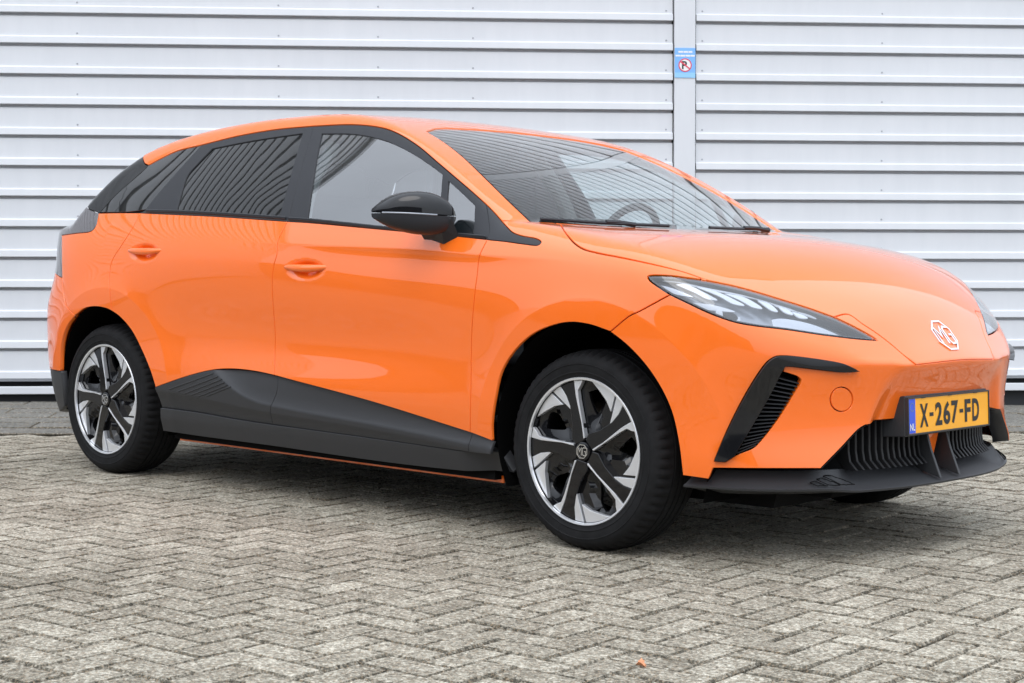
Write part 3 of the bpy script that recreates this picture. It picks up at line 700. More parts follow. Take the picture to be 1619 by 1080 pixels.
# ---------------- side windows and their black frames
qg = loop(dt_q, px((317, 229.6), (296, 253), (260, 293.5), (238, 320), (230, 331)), px((230, 331), (200, 334.6), (158, 335.2)), rev(px((232, 263.5), (222, 273.1), (203.5, 289.2), (185, 305.4), (167, 325), (158, 335.2))))
panel('quarter_window', qg, S, 'privacy', CAR, off=-.003, gap=.002, flange=.006, grid=.02)
qb = loop(px((158, 335.2), (200, 334.6), (230, 331)), px((230, 331), (221, 336.6)), belt_q)
b_up = px((494, 199.6), (491.5, 212), (476.7, 263.3), (461.7, 321.7), (457, 341), (454.4, 350.0))
rg = loop(px((335, 234.6), (372, 227), (410, 220.2), (478, 210.4)), px((478, 210.4), (460, 273), (441.7, 340.8)), px((441.7, 340.8), (360, 336.5), (278.5, 332.7)), px((278.5, 332.7), (284, 312), (295, 278.5), (312, 258.5), (335, 234.6)))
q_edge = px((317, 229.6), (296, 253), (260, 293.5), (238, 320), (230, 331), (221, 336.6))
rframe = seg('rear_window_frame', loop(dt_r, b_up, belt_r, rev(q_edge)), S, 'satin', CAR, off=-.002, gap=.0015, flange=.012, holes=[rg], grid=.02)
child(seg('rear_door_glass', rg, S, 'privacy', CAR, off=-.007, gap=-.002, flange=0, grid=.022), rframe)
fg = loop(px((508, 211), (556.7, 211.6), (590, 217), (617.8, 225.6), (648.3, 240.9), (676, 258.9), (698.7, 276)), px((698.7, 276), (696, 310), (691.5, 367.3)), px((691.5, 367.3), (606.7, 359.9), (484.8, 346.3)), px((484.8, 346.3), (500, 246.7), (508, 211)))
ql = loop(px((708.3, 286), (730, 306), (750, 325)), px((750, 325), (748, 369.5)), px((748, 369.5), (703, 367.5)), px((703, 367.5), (706.2, 314.5), (708.3, 286)))
fgap_u = px((768.8, 323.2), (772.4, 349), (773.5, 366), (770.6, 378.5))
fframe = seg('front_window_frame', loop(dt_f, fgap_u, belt_f, rev(b_up)), S, 'satin', CAR, off=-.002, gap=.0015, flange=.012, holes=[fg, ql], grid=.02)
child(seg('front_door_glass', fg, S, 'clear', CAR, off=-.007, gap=-.002, flange=0, grid=.025), fframe)
child(seg('front_quarter_glass', ql, S, 'clear', CAR, off=-.007, gap=-.002, flange=0, grid=.025), fframe)
panel('pillar_base_trim', loop(dt_n, dlo_nose, rev(fgap_u)), S, 'satin', CAR, off=-.001, gap=.0015, flange=.01, grid=.015)
# trim strip standing on the A-pillar base
# belt mouldings
for nm, a_, b_ in (('belt_moulding', px((457, 346), (484.8, 347.8), (606.7, 360.6), (691.5, 368.6), (768, 375.5)), .006), ('belt_moulding', px((232, 333.8), (278.5, 334.8), (360, 338.8), (452, 345)), .006)):
    for sg in (1, -1):
        N_ = gradF(a_); P = a_+N_*.002; up_ = np.array([0, 0, 1.0]); V = np.vstack([P+up_*.007, P+N_*b_*.6+up_*.003, P+N_*b_*.6-up_*.004, P-up_*.007])*[1, sg, 1]; m = len(P)
        MB().add(V, [(k*m+i, k*m+i+1, (k+1)*m+i+1, (k+1)*m+i) for k in range(3) for i in range(m-1)]).obj(nm, 'satin', CAR)
# ---------------- lower claddings and sill
cl_r0 = px((246, 612.4), (249, 628), (251.9, 645.2)); cl_rb = px((251.9, 645.2), (309, 652.6), (368, 663), (428.3, 672)); cl_fb = px((428.3, 672), (580, 692.6), (741.5, 715))
_scoop = ncs1([-2.6, -2.1, -1.95, -1.888, -1.815, -1.726, -1.639, -1.547, -1.002, -.48, -.2], [.62, .56, .51, .478, .437, .398, .376, .366, .336, .303, .285])
_cline = ncs1([-2.4, -2.289, -2.023, -1.78, -1.546, -1.0, -.48, -.2], [.394, .387, .371, .352, .338, .318, .286, .268])
def cdisp(P):
    x, z = P[:, 0], P[:, 2]; t = z-_scoop(x); u = _cline(x)-z
    return .004-.022*(1-np.exp(-np.maximum(t, 0)/.035))-.35*np.maximum(u, 0)*np.exp(-np.maximum(u, 0)/.2)
xs_ = np.arange(-2.3, -.35, .012)
def lined(f, xs__): return lift(S, np.stack([xs__, f(xs__)], 1))
cx_ = np.vstack([lined(lambda x: _scoop(x)+d, xs_) for d in (-.006, 0, .006, .014)]+[lined(lambda x: _cline(x)+d, xs_) for d in (-.006, 0, .006)])
rclad = seg('rear_door_cladding', loop(clad_r, bgap_lo, rev(cl_rb), rev(cl_r0)), S, 'plastic', CAR, gap=.002, flange=.012, disp=cdisp, grid=.016, extra=cx_)
seg('front_door_cladding', loop(clad_f, dgap_lo, rev(cl_fb), rev(bgap_lo)), S, 'plastic', CAR, gap=.002, flange=.012, disp=cdisp, grid=.016, extra=cx_)
seg('fender_cladding', loop(clad_n, px((778, 697.5), (777, 718.5)), px((777, 718.5), (741.5, 715)), rev(dgap_lo)), S, 'plastic', CAR, gap=.002, flange=.012, disp=cdisp, grid=.014)
y4 = lambda L: [(220+a/6.746, 560+b_/6.746) for a, b_ in L]
for a, b_ in (((330, 372), (800, 205)), ((420, 398), (850, 238)), ((490, 420), (890, 268)), ((560, 436), (920, 300)), ((640, 450), (950, 328)), ((720, 448), (985, 345))):
    P = hit(cr(y4([a, b_]), 4)); P = P+gradF(P)*(.004+.0008)
    for k, sg in enumerate((1, -1)): MB().tube(P*[1, sg, 1], .0022, 6).obj('cladding_rib', 'plastic', rclad[k])
sill_b = px((251.9, 683), (300, 690), (368, 699), (420, 706), (624.4, 735.6), (792, 753.8))
sill_f = px((777, 718.5), (782, 732), (792, 753.8))
def sdisp(P):
    return -.004-.25*np.maximum(.27-P[:, 2], 0)-.045*sstep(-.56, -.40, P[:, 0])
seg('sill', loop(rev(px((251.9, 645.2), (251.9, 683))), cl_rb, cl_fb, px((741.5, 715), (777, 718.5)), sill_f, rev(sill_b)), S, 'plastic', CAR, gap=.0025, flange=.04, disp=sdisp, grid=.02)
for sg in (1, -1):
    MB().box((-1.36, sg*.785, .180), (1.86, .006, .024)).obj('sill_flange', 'paint', CAR, smooth=False)
# ---------------- floor, wheel housings
MB().hexa([(-3.2, -.62, .17), (-3.2, .62, .17), (.55, .62, .17), (.55, -.62, .17), (-3.25, -.62, .34), (-3.25, .62, .34), (.6, .62, .34), (.6, -.62, .34)]).obj('underbody', 'dark', CAR, smooth=False)
MB().box((-1.36, 0, .215), (1.84, 1.64, .07)).obj('underbody', 'dark', CAR, smooth=False)
def side_lift(xs__, zs__):
    P = lift(S, np.stack([xs__, np.maximum(zs__, .2)], 1)); return -P[:, 1]-.03
for (cx, cz), r in ((ARF, .412), (ARR, .408)):
    for sg in (1, -1):
        V = []; n = 40
        an = np.radians(np.linspace(-20, 203, n))
        wo_ = side_lift(cx+r*np.cos(an), cz+r*np.sin(an))
        for w in (None, .60, .42):
            for a, wq in zip(an, wo_): V.append((cx+r*math.cos(a), sg*(wq if w is None else min(w, wq-.05)), cz+r*math.sin(a)))
        V.append((cx, sg*.42, cz))
        Fc = [(k*n+i, k*n+i+1, (k+1)*n+i+1, (k+1)*n+i) for k in range(2) for i in range(n-1)]+[(2*n+i, 2*n+i+1, 3*n) for i in range(n-1)]
        MB().add(V, Fc).obj('wheel_housing', 'liner', CAR)
# dark body shell behind the panel gaps
def shell_strip(c):
    N_ = gradF(c); t = np.gradient(c, axis=0); s_ = np.cross(t, N_); s_ /= np.linalg.norm(s_, axis=1)[:, None]; m = len(c)
    return np.vstack([c-N_*.009+s_*.014, c-N_*.009-s_*.014]), [(i, i+1, m+i+1, m+i) for i in range(m-1)]
for c in (dgap, bgap, qgap, shut, bump_f, belt_f, belt_r, belt_q, seam_a, hood_v, q_bump, b_up, fgap_u, q_edge, nose, dt_n, dlo_top):
    for sg in (1, -1):
        V, Fc = shell_strip(c); MB().add(V*[1, sg, 1], Fc).obj('gap_seal', 'dark', CAR)
# ---------------- door handles
for hx, hz in HANDLES:
    for sg in (1, -1):
        n = 25; V = []; m = 12
        for i in range(n):
            t = i/(n-1); u = -.125+.25*t; prof = math.sin(math.pi*t)**.55
            base = lift(S, np.array([[hx+u, hz]]))[0]; wb_ = -base[1]
            wtop = float(side_w(np.array([hx-.2]), np.array([hz]))[0])*(1-t)+float(side_w(np.array([hx+.2]), np.array([hz]))[0])*t
            out_ = wtop-.004+.020*prof; zc_ = hz+.006-.006*math.sin(math.pi*t); hh = .004+.0125*prof; th = .004+.009*prof
            for k in range(m):
                a = 2*math.pi*k/m; V.append((hx+u, -sg*-1*0+(-1 if sg == 1 else 1)*(out_-th+th*math.cos(a)), zc_+hh*math.sin(a)*(1 if math.sin(a) > 0 else .8)))
        Fc = [(i*m+k, i*m+(k+1) % m, (i+1)*m+(k+1) % m, (i+1)*m+k) for i in range(n-1) for k in range(m)]+[tuple(range(m)), tuple((n-1)*m+k for k in range(m))]
        MB().add(V, Fc).obj('door_handle', 'paint', CAR, sharp=60)
# ---------------- exterior mirrors
for sg in (1, -1):
    yy = -1 if sg == 1 else 1
    sec = [(.905, -.552, -.585, 1.080, 1.064, 1.073), (.93, -.535, -.625, 1.112, 1.030, 1.073), (.965, -.540, -.665, 1.142, 1.012, 1.074), (1.01, -.565, -.700, 1.154, 1.012, 1.076),
           (1.055, -.605, -.725, 1.148, 1.024, 1.079), (1.09, -.655, -.745, 1.127, 1.043, 1.081), (1.112, -.70, -.755, 1.100, 1.062, 1.082)]
    sec = [(a-.055, b1-.055, c-.055, d, e_, f_) for a, b1, c, d, e_, f_ in sec]
    A_ = ncs([s_[0] for s_ in sec], np.array([s_[1:] for s_ in sec])); wv = np.linspace(.850, 1.057, 22); Q = A_(wv); m = 24
    def body(lo_a, hi_a, name, mat, extra=0.):
        V = []
        an = np.linspace(lo_a, hi_a, m)
        for w, (xf, xb, zt, zb, zm) in zip(wv, Q):
            xc, rx = (xf+xb)/2, (xf-xb)/2
            for a in an:
                ca, sa = math.cos(a), math.sin(a); e = .75
                xx = xc+rx*math.copysign(abs(ca)**e, ca); z_ = zm+(zt-zm)*abs(sa)**e if sa >= 0 else zm-(zm-zb)*abs(sa)**e
                V.append((xx, yy*w, z_+extra))
        n = len(wv); Fc = [(i*m+k, i*m+k+1, (i+1)*m+k+1, (i+1)*m+k) for i in range(n-1) for k in range(m-1)]+[tuple(range(m)), tuple((n-1)*m+k for k in range(m))]
        return MB().add(V, Fc).obj(name, mat, None, sharp=50)
    mir_e = body(0, math.pi, 'mirror_housing', 'gloss', .002); mir_e.parent = CAR
    low_ = body(-math.pi, 0, 'mirror_lower_shell', 'satin', -.002); low_.parent = mir_e
    st = [(xf+.0005, yy*w, zm) for w, (xf, xb, zt, zb, zm) in zip(wv[9:], Q[9:])]
    MB().tube(st, .003, 6).obj('indicator_strip', 'hl_grey', mir_e)
    MB().hexa([(-.655, yy*.855, .935), (-.745, yy*.855, .975), (-.745, yy*.91, 1.035), (-.61, yy*.91, 1.03), (-.575, yy*.855, .99), (-.69, yy*.855, 1.01), (-.715, yy*.90, 1.075), (-.58, yy*.90, 1.07)]).obj('mirror_arm', 'satin', mir_e, smooth=False, bevel=.006)
# ---------------- wipers
for w0, w1 in ((.69, .18), (-.05, -.62)):
    xs3 = []
    for t in np.linspace(0, 1, 14):
        w = w0+(w1-w0)*t; wa = abs(w); c = cowl[np.argmin(np.abs(-cowl[:, 1]-wa))]; xs3.append((c[0]-.020, -w, c[2]+.012))
    o = MB().tube(xs3, .006, 6).obj('wiper_blade', 'satin', CAR)
    a = np.array(xs3[6]); MB().tube([a+[0, 0, .004], a+[.012, .06, .004], a+[.03, .12, -.004]], [.008, .008, .010], 6).obj('wiper_arm', 'satin', o)
# ---------------- badge: octagon with two letters
def octo(r, rot=22.5): return [(r*math.cos(math.radians(rot+45*k)), r*math.sin(math.radians(rot+45*k))) for k in range(8)]
LET_M = [[(-.78, -.42), (-.78, .42), (-.42, -.05), (-.08, .42), (-.08, -.42)]]
LET_G = [[(.78, .40), (.30, .42), (.14, .28), (.14, -.28), (.30, -.42), (.78, -.40), (.78, .02), (.48, .02)]]
def stroke(mb, pts, t, place, d0, d1):
    pts = np.array(pts); n = len(pts); L_ = []; R_ = []
    for i in range(n):
        a = pts[max(i-1, 0)]; b_ = pts[i]; c = pts[min(i+1, n-1)]
        d1_ = (b_-a)/max(np.linalg.norm(b_-a), 1e-9) if i > 0 else (c-b_)/np.linalg.norm(c-b_); d2_ = (c-b_)/max(np.linalg.norm(c-b_), 1e-9) if i < n-1 else d1_
        nn = np.array([-(d1_+d2_)[1], (d1_+d2_)[0]]); nn /= max(np.linalg.norm(nn), 1e-9); k = t/2/max(.45, nn@np.array([-d1_[1], d1_[0]]))
        L_.append(b_+nn*k); R_.append(b_-nn*k)
    for i in range(n-1):
        q = [L_[i], R_[i], R_[i+1], L_[i+1]]; mb.hexa([place(*p_, d0) for p_ in q]+[place(*p_, d1) for p_ in q])
def badge(place, r, parent, name):
    ring = octo(r); inn_ = octo(r*.89); mb = MB()
    for i in range(8):
        q = [ring[i], ring[(i+1) % 8], inn_[(i+1) % 8], inn_[i]]; mb.hexa([place(*p_, -.002) for p_ in q]+[place(*p_, .004) for p_ in q])
    o = mb.obj(name, 'chrome', parent, smooth=False)
    for nm, L_ in (('badge_letter', LET_M), ('badge_letter', LET_G)):
        mb = MB()
        for s_ in L_: stroke(mb, [(a*r*.86, b_*r*1.25) for a, b_ in s_], r*.12, place, -.002, .0045)
        mb.obj(nm, 'chrome', o, smooth=False)
    return o
bc = hit([(1491, 531)])[0]; bc[1] = 0; bc = p3((bc[0], 0, bc[2]))[0] if False else bc
for _ in range(6): bc = bc-gradF(bc[None])[0]*FP(bc[None])[0]
bn = gradF(bc[None])[0]; bu = np.array([-bn[2], 0, bn[0]]); bu = bu if bu[2] > 0 else -bu
def bplace(u, v, d):
    P = (bc+np.array([0, 1, 0])*u+bu*v)[None]
    for _ in range(4): P = P-gradF(P)*FP(P)[:, None]
    return P[0]+bn*d
badge(bplace, .064, CAR, 'front_badge')
# ---------------- wheels
WH_R, WH_L = .235, .323
def polar(L_, rot): return [(WH_R*r*math.cos(math.radians(a+rot)), WH_R*r*math.sin(math.radians(a+rot))) for a, r in L_]
def plate2(mb, poly, h0, h1, dome=None):     # wheel plane (u, v) -> (u, -h, v)
    k = len(poly); hh = [h1+(dome(math.hypot(*p_)/WH_R) if dome else 0) for p_ in poly]
    V = [(u, -h, v) for (u, v), h in zip(poly, hh)]+[(u, -h0, v) for u, v in poly]
    mb.add(V, [tuple(range(k)), tuple(range(2*k-1, k-1, -1))]+[(i, i+k, (i+1) % k+k, (i+1) % k) for i in range(k)])
def make_wheel():
    root = bpy.data.objects.new('wheel', None); COL.objects.link(root)
    prof = [(.226, .098), (.233, .106), (.240, .1075), (.250, .1100), (.2515, .1118), (.2535, .1119), (.255, .1108), (.264, .1122), (.276, .1126), (.2775, .1142), (.2795, .1142), (.281, .1122), (.284, .112), (.296, .107), (.306, .0985), (.3135, .088), (.3185, .074), (.3215, .056),
            (.3225, .047), (.3165, .0455), (.3165, .0395), (.323, .038), (.3235, .016), (.317, .0145), (.317, .0085), (.3235, .007), (.3235, -.007), (.317, -.0085), (.317, -.0145), (.3235, -.016), (.323, -.038), (.3165, -.0395), (.3165, -.0455), (.3225, -.047), (.3185, -.074), (.306, -.0985), (.284, -.111), (.25, -.110), (.226, -.098)]
    segn = 192; V = []
    for k in range(segn):
        a = 2*math.pi*k/segn
        for j, (r, h) in enumerate(prof):
            rr = r
            if j in (15, 16, 17) and k % 3 == 0: rr = r-.0075
            if j in (14,) and k % 3 == 0: rr = r-.003
            V.append((rr*math.cos(a), -h, rr*math.sin(a)))
    n = len(prof); Fc = [(k*n+i, k*n+i+1, ((k+1) % segn)*n+i+1, ((k+1) % segn)*n+i) for k in range(segn) for i in range(n-1)]
    tyre = MB().add(V, Fc).obj('tyre', 'rubber', root, sharp=40)
    fl = lambda P: [(r, -h) for r, h in P]
    MB().lathe(fl([(.2275, .1005), (.2285, .1085), (.2345, .1095), (.2365, .107), (.2365, .100)]), 96).obj('rim_ring', 'silver', root, sharp=60)
    MB().lathe(fl([(.230, .103), (.226, .085), (.213, .06), (.205, -.09), (.224, -.1)]), 72).obj('rim_barrel', 'gloss', root)
    MB().lathe(fl([(.005, -.015), (.155, -.015), (.155, -.035), (.005, -.035)]), 48).obj('brake_disc', 'disc', root)
    MB().lathe(fl([(.02, .05), (.085, .045), (.085, -.02)]), 32).obj('hub', 'dark', root)
    mb = MB(); mb.box((-.12, .015, .06), (.07, .05, .11)); mb.obj('brake_caliper', 'disc', root, smooth=False, bevel=.006)
    # black cover disc with five openings
    ring = [(WH_R*.968*math.cos(a), WH_R*.968*math.sin(a)) for a in np.linspace(0, 2*math.pi, 90, endpoint=False)]
    holes = [np.array(cr(polar([(90, .80), (82, .845), (74, .853), (70, .72), (73, .60), (77, .511), (85, .62), (90, .80)], 72*k), .006))[:-1] for k in range(5)]
    Q, Tn, rings = tri2d(np.array(ring), holes, .016, None)
    rr = np.hypot(Q[:, 0], Q[:, 1])/WH_R; an = np.degrees(np.arctan2(Q[:, 1], Q[:, 0]))
    ph = ((an-101+36) % 72)-36      # angle from the leading edge of the nearest spoke
    h = .082-.018*np.exp(-((ph+28)/14)**2)*sstep(.2, .55, rr)*(1-sstep(.8, .97, rr))
    V = np.stack([Q[:, 0], -h, Q[:, 1]], 1); V2 = V+[0, .012, 0]; k = len(V); Fc = [tuple(t) for t in Tn]+[tuple(t[::-1]+k) for t in Tn]
    for r_ in rings: Fc += [(r_[i], r_[(i+1) % len(r_)], r_[(i+1) % len(r_)]+k, r_[i]+k) for i in range(len(r_))]
    cover = MB().add(np.vstack([V, V2]), Fc).obj('wheel_cover', 'gloss', root, sharp=30)
    dome = lambda r: .006*(1-min(1, r))
    for k in range(5):
        R_ = 72*k; d2 = lambda r: .006+.004*math.sin(math.pi*min(1, r))
        mb = MB(); plate2(mb, polar([(101.3, .966), (109, .968), (117, .966), (114.5, .80), (113.6, .65), (120, .42), (143, .265), (150, .16), (80, .16), (90, .34), (98, .62), (101, .77)], R_), .075, .0965, dome); sp = mb.obj('spoke', 'gloss', root, smooth=False, bevel=.003)
        mb = MB(); plate2(mb, polar([(101.1, .968), (92, .962), (94, .90), (97.8, .829), (97.6, .70), (92.5, .40), (79, .19), (86, .176), (94.5, .38), (100.2, .66), (101.2, .77)], R_), .085, .0995, dome); mb.obj('spoke_edge', 'silver', sp, smooth=False, bevel=.001)
        mb = MB(); plate2(mb, polar([(83, .962), (76, .965), (70.2, .966), (63, .966), (56.8, .966), (51.2, .726), (62, .80), (74.9, .885)], R_), .078, .0955); mb.obj('cover_petal', 'silver', root, smooth=False, bevel=.001)
        mb = MB(); plate2(mb, polar([(54.6, .966), (49, .966), (45.4, .966), (42.3, .80), (41.2, .583), (48.6, .745)], R_), .078, .0965); mb.obj('cover_petal', 'silver', root, smooth=False, bevel=.001)
    MB().lathe(fl([(.001, .106), (.026, .1055), (.030, .104), (.031, .085)]), 32).obj('hub_cap', 'gloss', root)
    badge(lambda u, v, d: (u, -(.1065+d*.4), v), .024, root, 'hub_badge')
    return root
wheel = make_wheel()
def copy_tree(o, parent):
    c = o.copy(); COL.objects.link(c); c.parent = parent
    for ch in o.children: copy_tree(ch, c)
    return c
tr_ = .775
kids = []
for i, (x, y, rz, spin) in enumerate(((0, -tr_, 0, 0), (-2.705, -tr_, 0, 0), (0, tr_, math.pi, 0), (-2.705, tr_, math.pi, 20))):
    wv_ = wheel if i == 0 else copy_tree(wheel, None)
    wv_.parent = CAR; wv_.location = (x, y, .3185); wv_.rotation_euler = (0, math.radians(spin), rz)
wheel2 = [o for o in CAR.children if o.name.startswith('wheel') and o.type == 'EMPTY']
for w_ in wheel2:
    if abs(w_.location.x+2.705) < .01 and w_.location.y < 0: w_.rotation_euler = (0, math.radians(-0), 0)
# ---------------- cabin
def rbox(name, c, d, mat, par_=None, R=None, bev=.03):
    o = MB().box(c, d, R).obj(name, mat, par_ or CAR, smooth=True, sharp=40, bevel=bev); return o
def rotY(a): c, s_ = math.cos(a), math.sin(a); return [[c, 0, s_], [0, 1, 0], [-s_, 0, c]]
half_c = loop(rev(roof_rear), rail_end, dlo_top, seam_a, ws_side, ws_top)
panel('headliner', loop(half_c, rev(mir(half_c))), T, 'liner_pale', CAR, mirror=False, grid=.05, off=-.035, gap=-.004, flange=0)
MB().hexa([(-.72, -.70, .80), (-.72, .70, .80), (-.15, .68, .80), (-.15, -.68, .80), (-.66, -.70, .985), (-.66, .70, .985), (-.22, .62, 1.03), (-.22, -.62, 1.03)]).obj('dashboard', 'cabin', CAR, bevel=.03)
rbox('instrument_screen', (-.70, .37, 1.03), (.02, .26, .10), 'gloss', None, rotY(-.2), .005)
rbox('centre_screen', (-.70, .02, 1.02), (.02, .27, .14), 'gloss', None, rotY(-.2), .005)
tor = []
for k in range(40):
    a = 2*math.pi*k/40; tor.append((-.86+.07*math.sin(a)*1.0, .37+.185*math.cos(a), .985+.165*math.sin(a)))
sw = MB().tube(tor+tor[:1], .016, 8, False).obj('steering_wheel', 'cabin', CAR)
MB().box((-.85, .37, .98), (.04, .16, .10)).obj('steering_hub', 'cabin', sw, bevel=.02); MB().box((-.855, .37, .985), (.02, .34, .035)).obj('steering_spoke', 'cabin', sw, bevel=.01)
for y in (.37, -.37):
    s_ = rbox('front_seat', (-1.35, y, .56), (.52, .50, .16), 'seat', None, rotY(-.08), .05)
    rbox('backrest', (-1.66, y, .88), (.14, .48, .62), 'seat', s_, rotY(-.30), .06)
    rbox('headrest', (-1.78, y, 1.235), (.10, .27, .17), 'seat', s_, rotY(-.2), .045)
s_ = rbox('rear_seat', (-2.25, 0, .58), (.5, 1.25, .16), 'seat', None, None, .05)
rbox('backrest', (-2.56, 0, .86), (.14, 1.25, .52), 'seat', s_, rotY(-.35), .06)
for y in (.4, -.4): rbox('headrest', (-2.68, y, 1.15), (.09, .26, .13), 'seat', s_, rotY(-.2), .04)
MB().box((-1.5, 0, .32), (2.2, 1.5, .1)).obj('cabin_floor', 'cabin', CAR, smooth=False)
for sg in (1, -1):
    MB().box((-1.32, sg*.80, .70), (1.72, .06, .62)).obj('door_lining', 'lining', CAR, smooth=False, bevel=.02)
    P = raw((-1.50, .80, 1.02), (-1.53, .735, 1.2), (-1.55, .60, 1.37))*[1, sg, 1]; MB().tube(P, .036, 10).obj('pillar_lining', 'liner_pale', CAR)
MB().box((.2, 0, .60), (.55, 1.2, .34)).obj('front_bulkhead', 'dark', CAR, smooth=False)
MB().box((-.35, 0, .62), (.06, 1.5, .70)).obj('front_bulkhead', 'dark', CAR, smooth=False)
MB().box((-1.02, 0, 1.365), (.04, .19, .045)).obj('rear_view_mirror', 'cabin', CAR, bevel=.015)

# ================================================================ setting
# ---------------- white profiled-steel wall
e1 = RT+UP*.0015+FW*.0764; e1 /= np.linalg.norm(e1)
e3 = UP*.9998-FW*.0198; e3 -= e1*(e3@e1); e3 /= np.linalg.norm(e3)
e2 = np.cross(e3, e1)            # into the wall (away from the camera)
if e2@FW < 0: e2 = -e2
def on_ground(pxl):
    v = rays([pxl])[0]; t = -CAM[2]/v[2]; return CAM+v*t
WO = on_ground((0, 635.5))
def wall_uv(pxl):                # photo pixel -> (along, up) on the wall plane
    v = rays([pxl])[0]; t = ((WO-CAM)@e2)/(v@e2); X = CAM+v*t-WO; return float(X@e1), float(X@e3)
def WP(u, v, d=0): return WO+e1*u+e3*v-e2*d      # d: proud of the wall plane
b = NB('white_steel'); p_ = b.n('ShaderNodeBsdfPrincipled'); co = b.coord()
n1 = b.noise(1.2, 5, .6, co); n2 = b.noise(30, 4, .6, co)
mp_ = b.n('ShaderNodeMapping'); mp_.inputs['Scale'].default_value = (1, 1, .15); b.l(co, mp_.inputs['Vector']); n3 = b.noise(9, 4, .65, mp_.outputs[0])
mx = b.math('ADD', b.math('MULTIPLY', n1, .55), b.math('MULTIPLY', n3, .45))
b.l(b.ramp(mx, [(.3, (.645, .668, .695)), (.7, (.715, .735, .76))]), p_.inputs['Base Color'])
b.l(b.ramp(n2, [(.3, (.34,)*3), (.7, (.42,)*3)]), p_.inputs['Roughness'])
b.l(b.bump(b.noise(2.5, 2, .5, co), .12, .02), p_.inputs['Normal']); b.l(p_.outputs[0], b.out.inputs[0]); M['wall'] = b.m
M['wall_dark'] = pbr('dark_joint', (.03, .032, .035), .8)
M['screw'] = pbr('screw_head', (.42, .44, .47), .35, .4)
wall = empty('warehouse_wall', 'white horizontally ribbed steel wall of the hall behind the car', 'wall')
def wmesh(name, V, Fc, mat, parent, smooth=False):
    o = MB().add(V, Fc).obj(name, mat, parent, smooth=smooth); return o
g0 = wall_uv((0, 24.0))[1]; g12 = wall_uv((0, 606.5))[1]; PITCH_W = (g0-g12)/12.0 if False else (wall_uv((0, 24.0))[1]-wall_uv((0, 555.4))[1])/11.0
uL = wall_uv((1064.5, 200))[0]; uR = wall_uv((1098.5, 200))[0]
prof = [(1.0, .0), (.955, .0), (.36, .0), (.345, .004), (.33, .004), (.315, .028), (.13, .036), (.112, .034), (.085, -.012), (.0, -.012)]   # (fraction of the pitch, proud)
prof = [(1.0, -.035), (1.0, -.006), (.992, .0), (.36, .0), (.330, .003), (.322, .012), (.308, .0155), (.125, .0185), (.108, .0185), (.100, .014), (.097, -.035), (.0, -.035)]
def strip(u0, u1, vg, name='cladding_strip'):
    V = []; n = len(prof)
    for u in (u0, u1):
        for fz, d in prof: V.append(WP(u, vg+fz*PITCH_W, d))
    return wmesh(name, V, [(i, i+1, n+i+1, n+i) for i in range(n-1)], 'wall', wall)
gv = g0
rows = list(range(-35, 12))
for k in rows:
    vg = g0-k*PITCH_W-.010*0
    strip(-30.0, uL-.006, vg); strip(uR+.006, 9.0, vg)
vb = g0-11*PITCH_W       # foot of the lowest full row
# foot: groove, base trim, black plinth gap
def wbox(name, u0, u1, v0, v1, d0, d1, mat, parent, bevel=0):
    P = [WP(u, v, d) for v in (v0, v1) for u, d in ((u0, d0), (u1, d0), (u1, d1), (u0, d1))]
    return MB().hexa(P).obj(name, mat, parent, smooth=False, bevel=bevel)
v_tb = wall_uv((0, 623))[1]; v_tt = wall_uv((0, 611))[1]
strip(-30.0, uL-.006, vb-PITCH_W); strip(uR+.006, 9.0, vb-PITCH_W)
wbox('base_trim', -30, 9, v_tb, v_tt, -.01, .05, 'wall', wall, .004)
wbox('plinth', -30, 9, -.25, v_tb+.02, -.14, -.02, 'wall_dark', wall)
wbox('wall_backing', -30, 9, v_tb, g0+36.2*PITCH_W, -.16, -.09, 'wall_dark', wall)
post = wbox('cover_post', uL+.002, uR-.002, v_tb, g0+36*PITCH_W, -.02, .030, 'wall', wall, .003)
wbox('roof_flashing', -30, 9, g0+35.9*PITCH_W, g0+36.6*PITCH_W, -.2, .09, 'wall', wall, .01)
sc_me = None
for cxp in (123, 441, 598, 748, 1053, 1110, 1394):
    u = wall_uv((cxp, 250))[0]
    for k in range(-3, 12):
        v = g0-k*PITCH_W+.45*PITCH_W
        if sc_me is None:
            s0 = MB().lathe([(.0005, -.0048), (.0035, -.0042), (.0055, -.002), (.006, 0)], 10).obj('screw', 'screw', wall); sc_me = s0.data; o = s0
        else:
            o = bpy.data.objects.new('screw', sc_me); COL.objects.link(o); o.parent = wall
        o.matrix_world = Matrix(((e1[0], e2[0], e3[0], 0), (e1[1], e2[1], e3[1], 0), (e1[2], e2[2], e3[2], 0), (0, 0, 0, 1)))
        o.location = WP(u, v, .0005)
# ---------------- no-parking sign on the post
M['sign_blue'] = pbr('sign_blue', srgb(128, 184, 244), .4); M['sign_red'] = pbr('sign_red', srgb(226, 70, 96), .4); M['sign_white'] = pbr('sign_white', (.85, .85, .85), .4); M['sign_black'] = pbr('sign_black', (.03, .03, .03), .5); M['sign_pale'] = pbr('sign_pale_blue', srgb(150, 205, 245), .4)
sA = wall_uv((1082, 77))[1]; sB = wall_uv((1082, 124))[1]
sign = empty('no_parking_sign', 'small light blue sign with a crossed-out P on the white wall post', 'sign', tuple(WP((uL+uR)/2, sB, .031)))
inv = Vector(sign.location)
def sobj(mb, name, mat, smooth=False):
    mb.V = [tuple(np.array(v)-np.array(inv)) for v in mb.V]; return mb.obj(name, mat, sign, smooth=smooth)
def sbox(name, u0, u1, v0, v1, d0, d1, mat): return sobj(MB().hexa([WP(u, v, d) for v in (v0, v1) for u, d in ((u0, d0), (u1, d0), (u1, d1), (u0, d1))]), name, mat)
cu_ = (uL+uR)/2; hw = (uR-uL)/2-.003; H_ = sA-sB
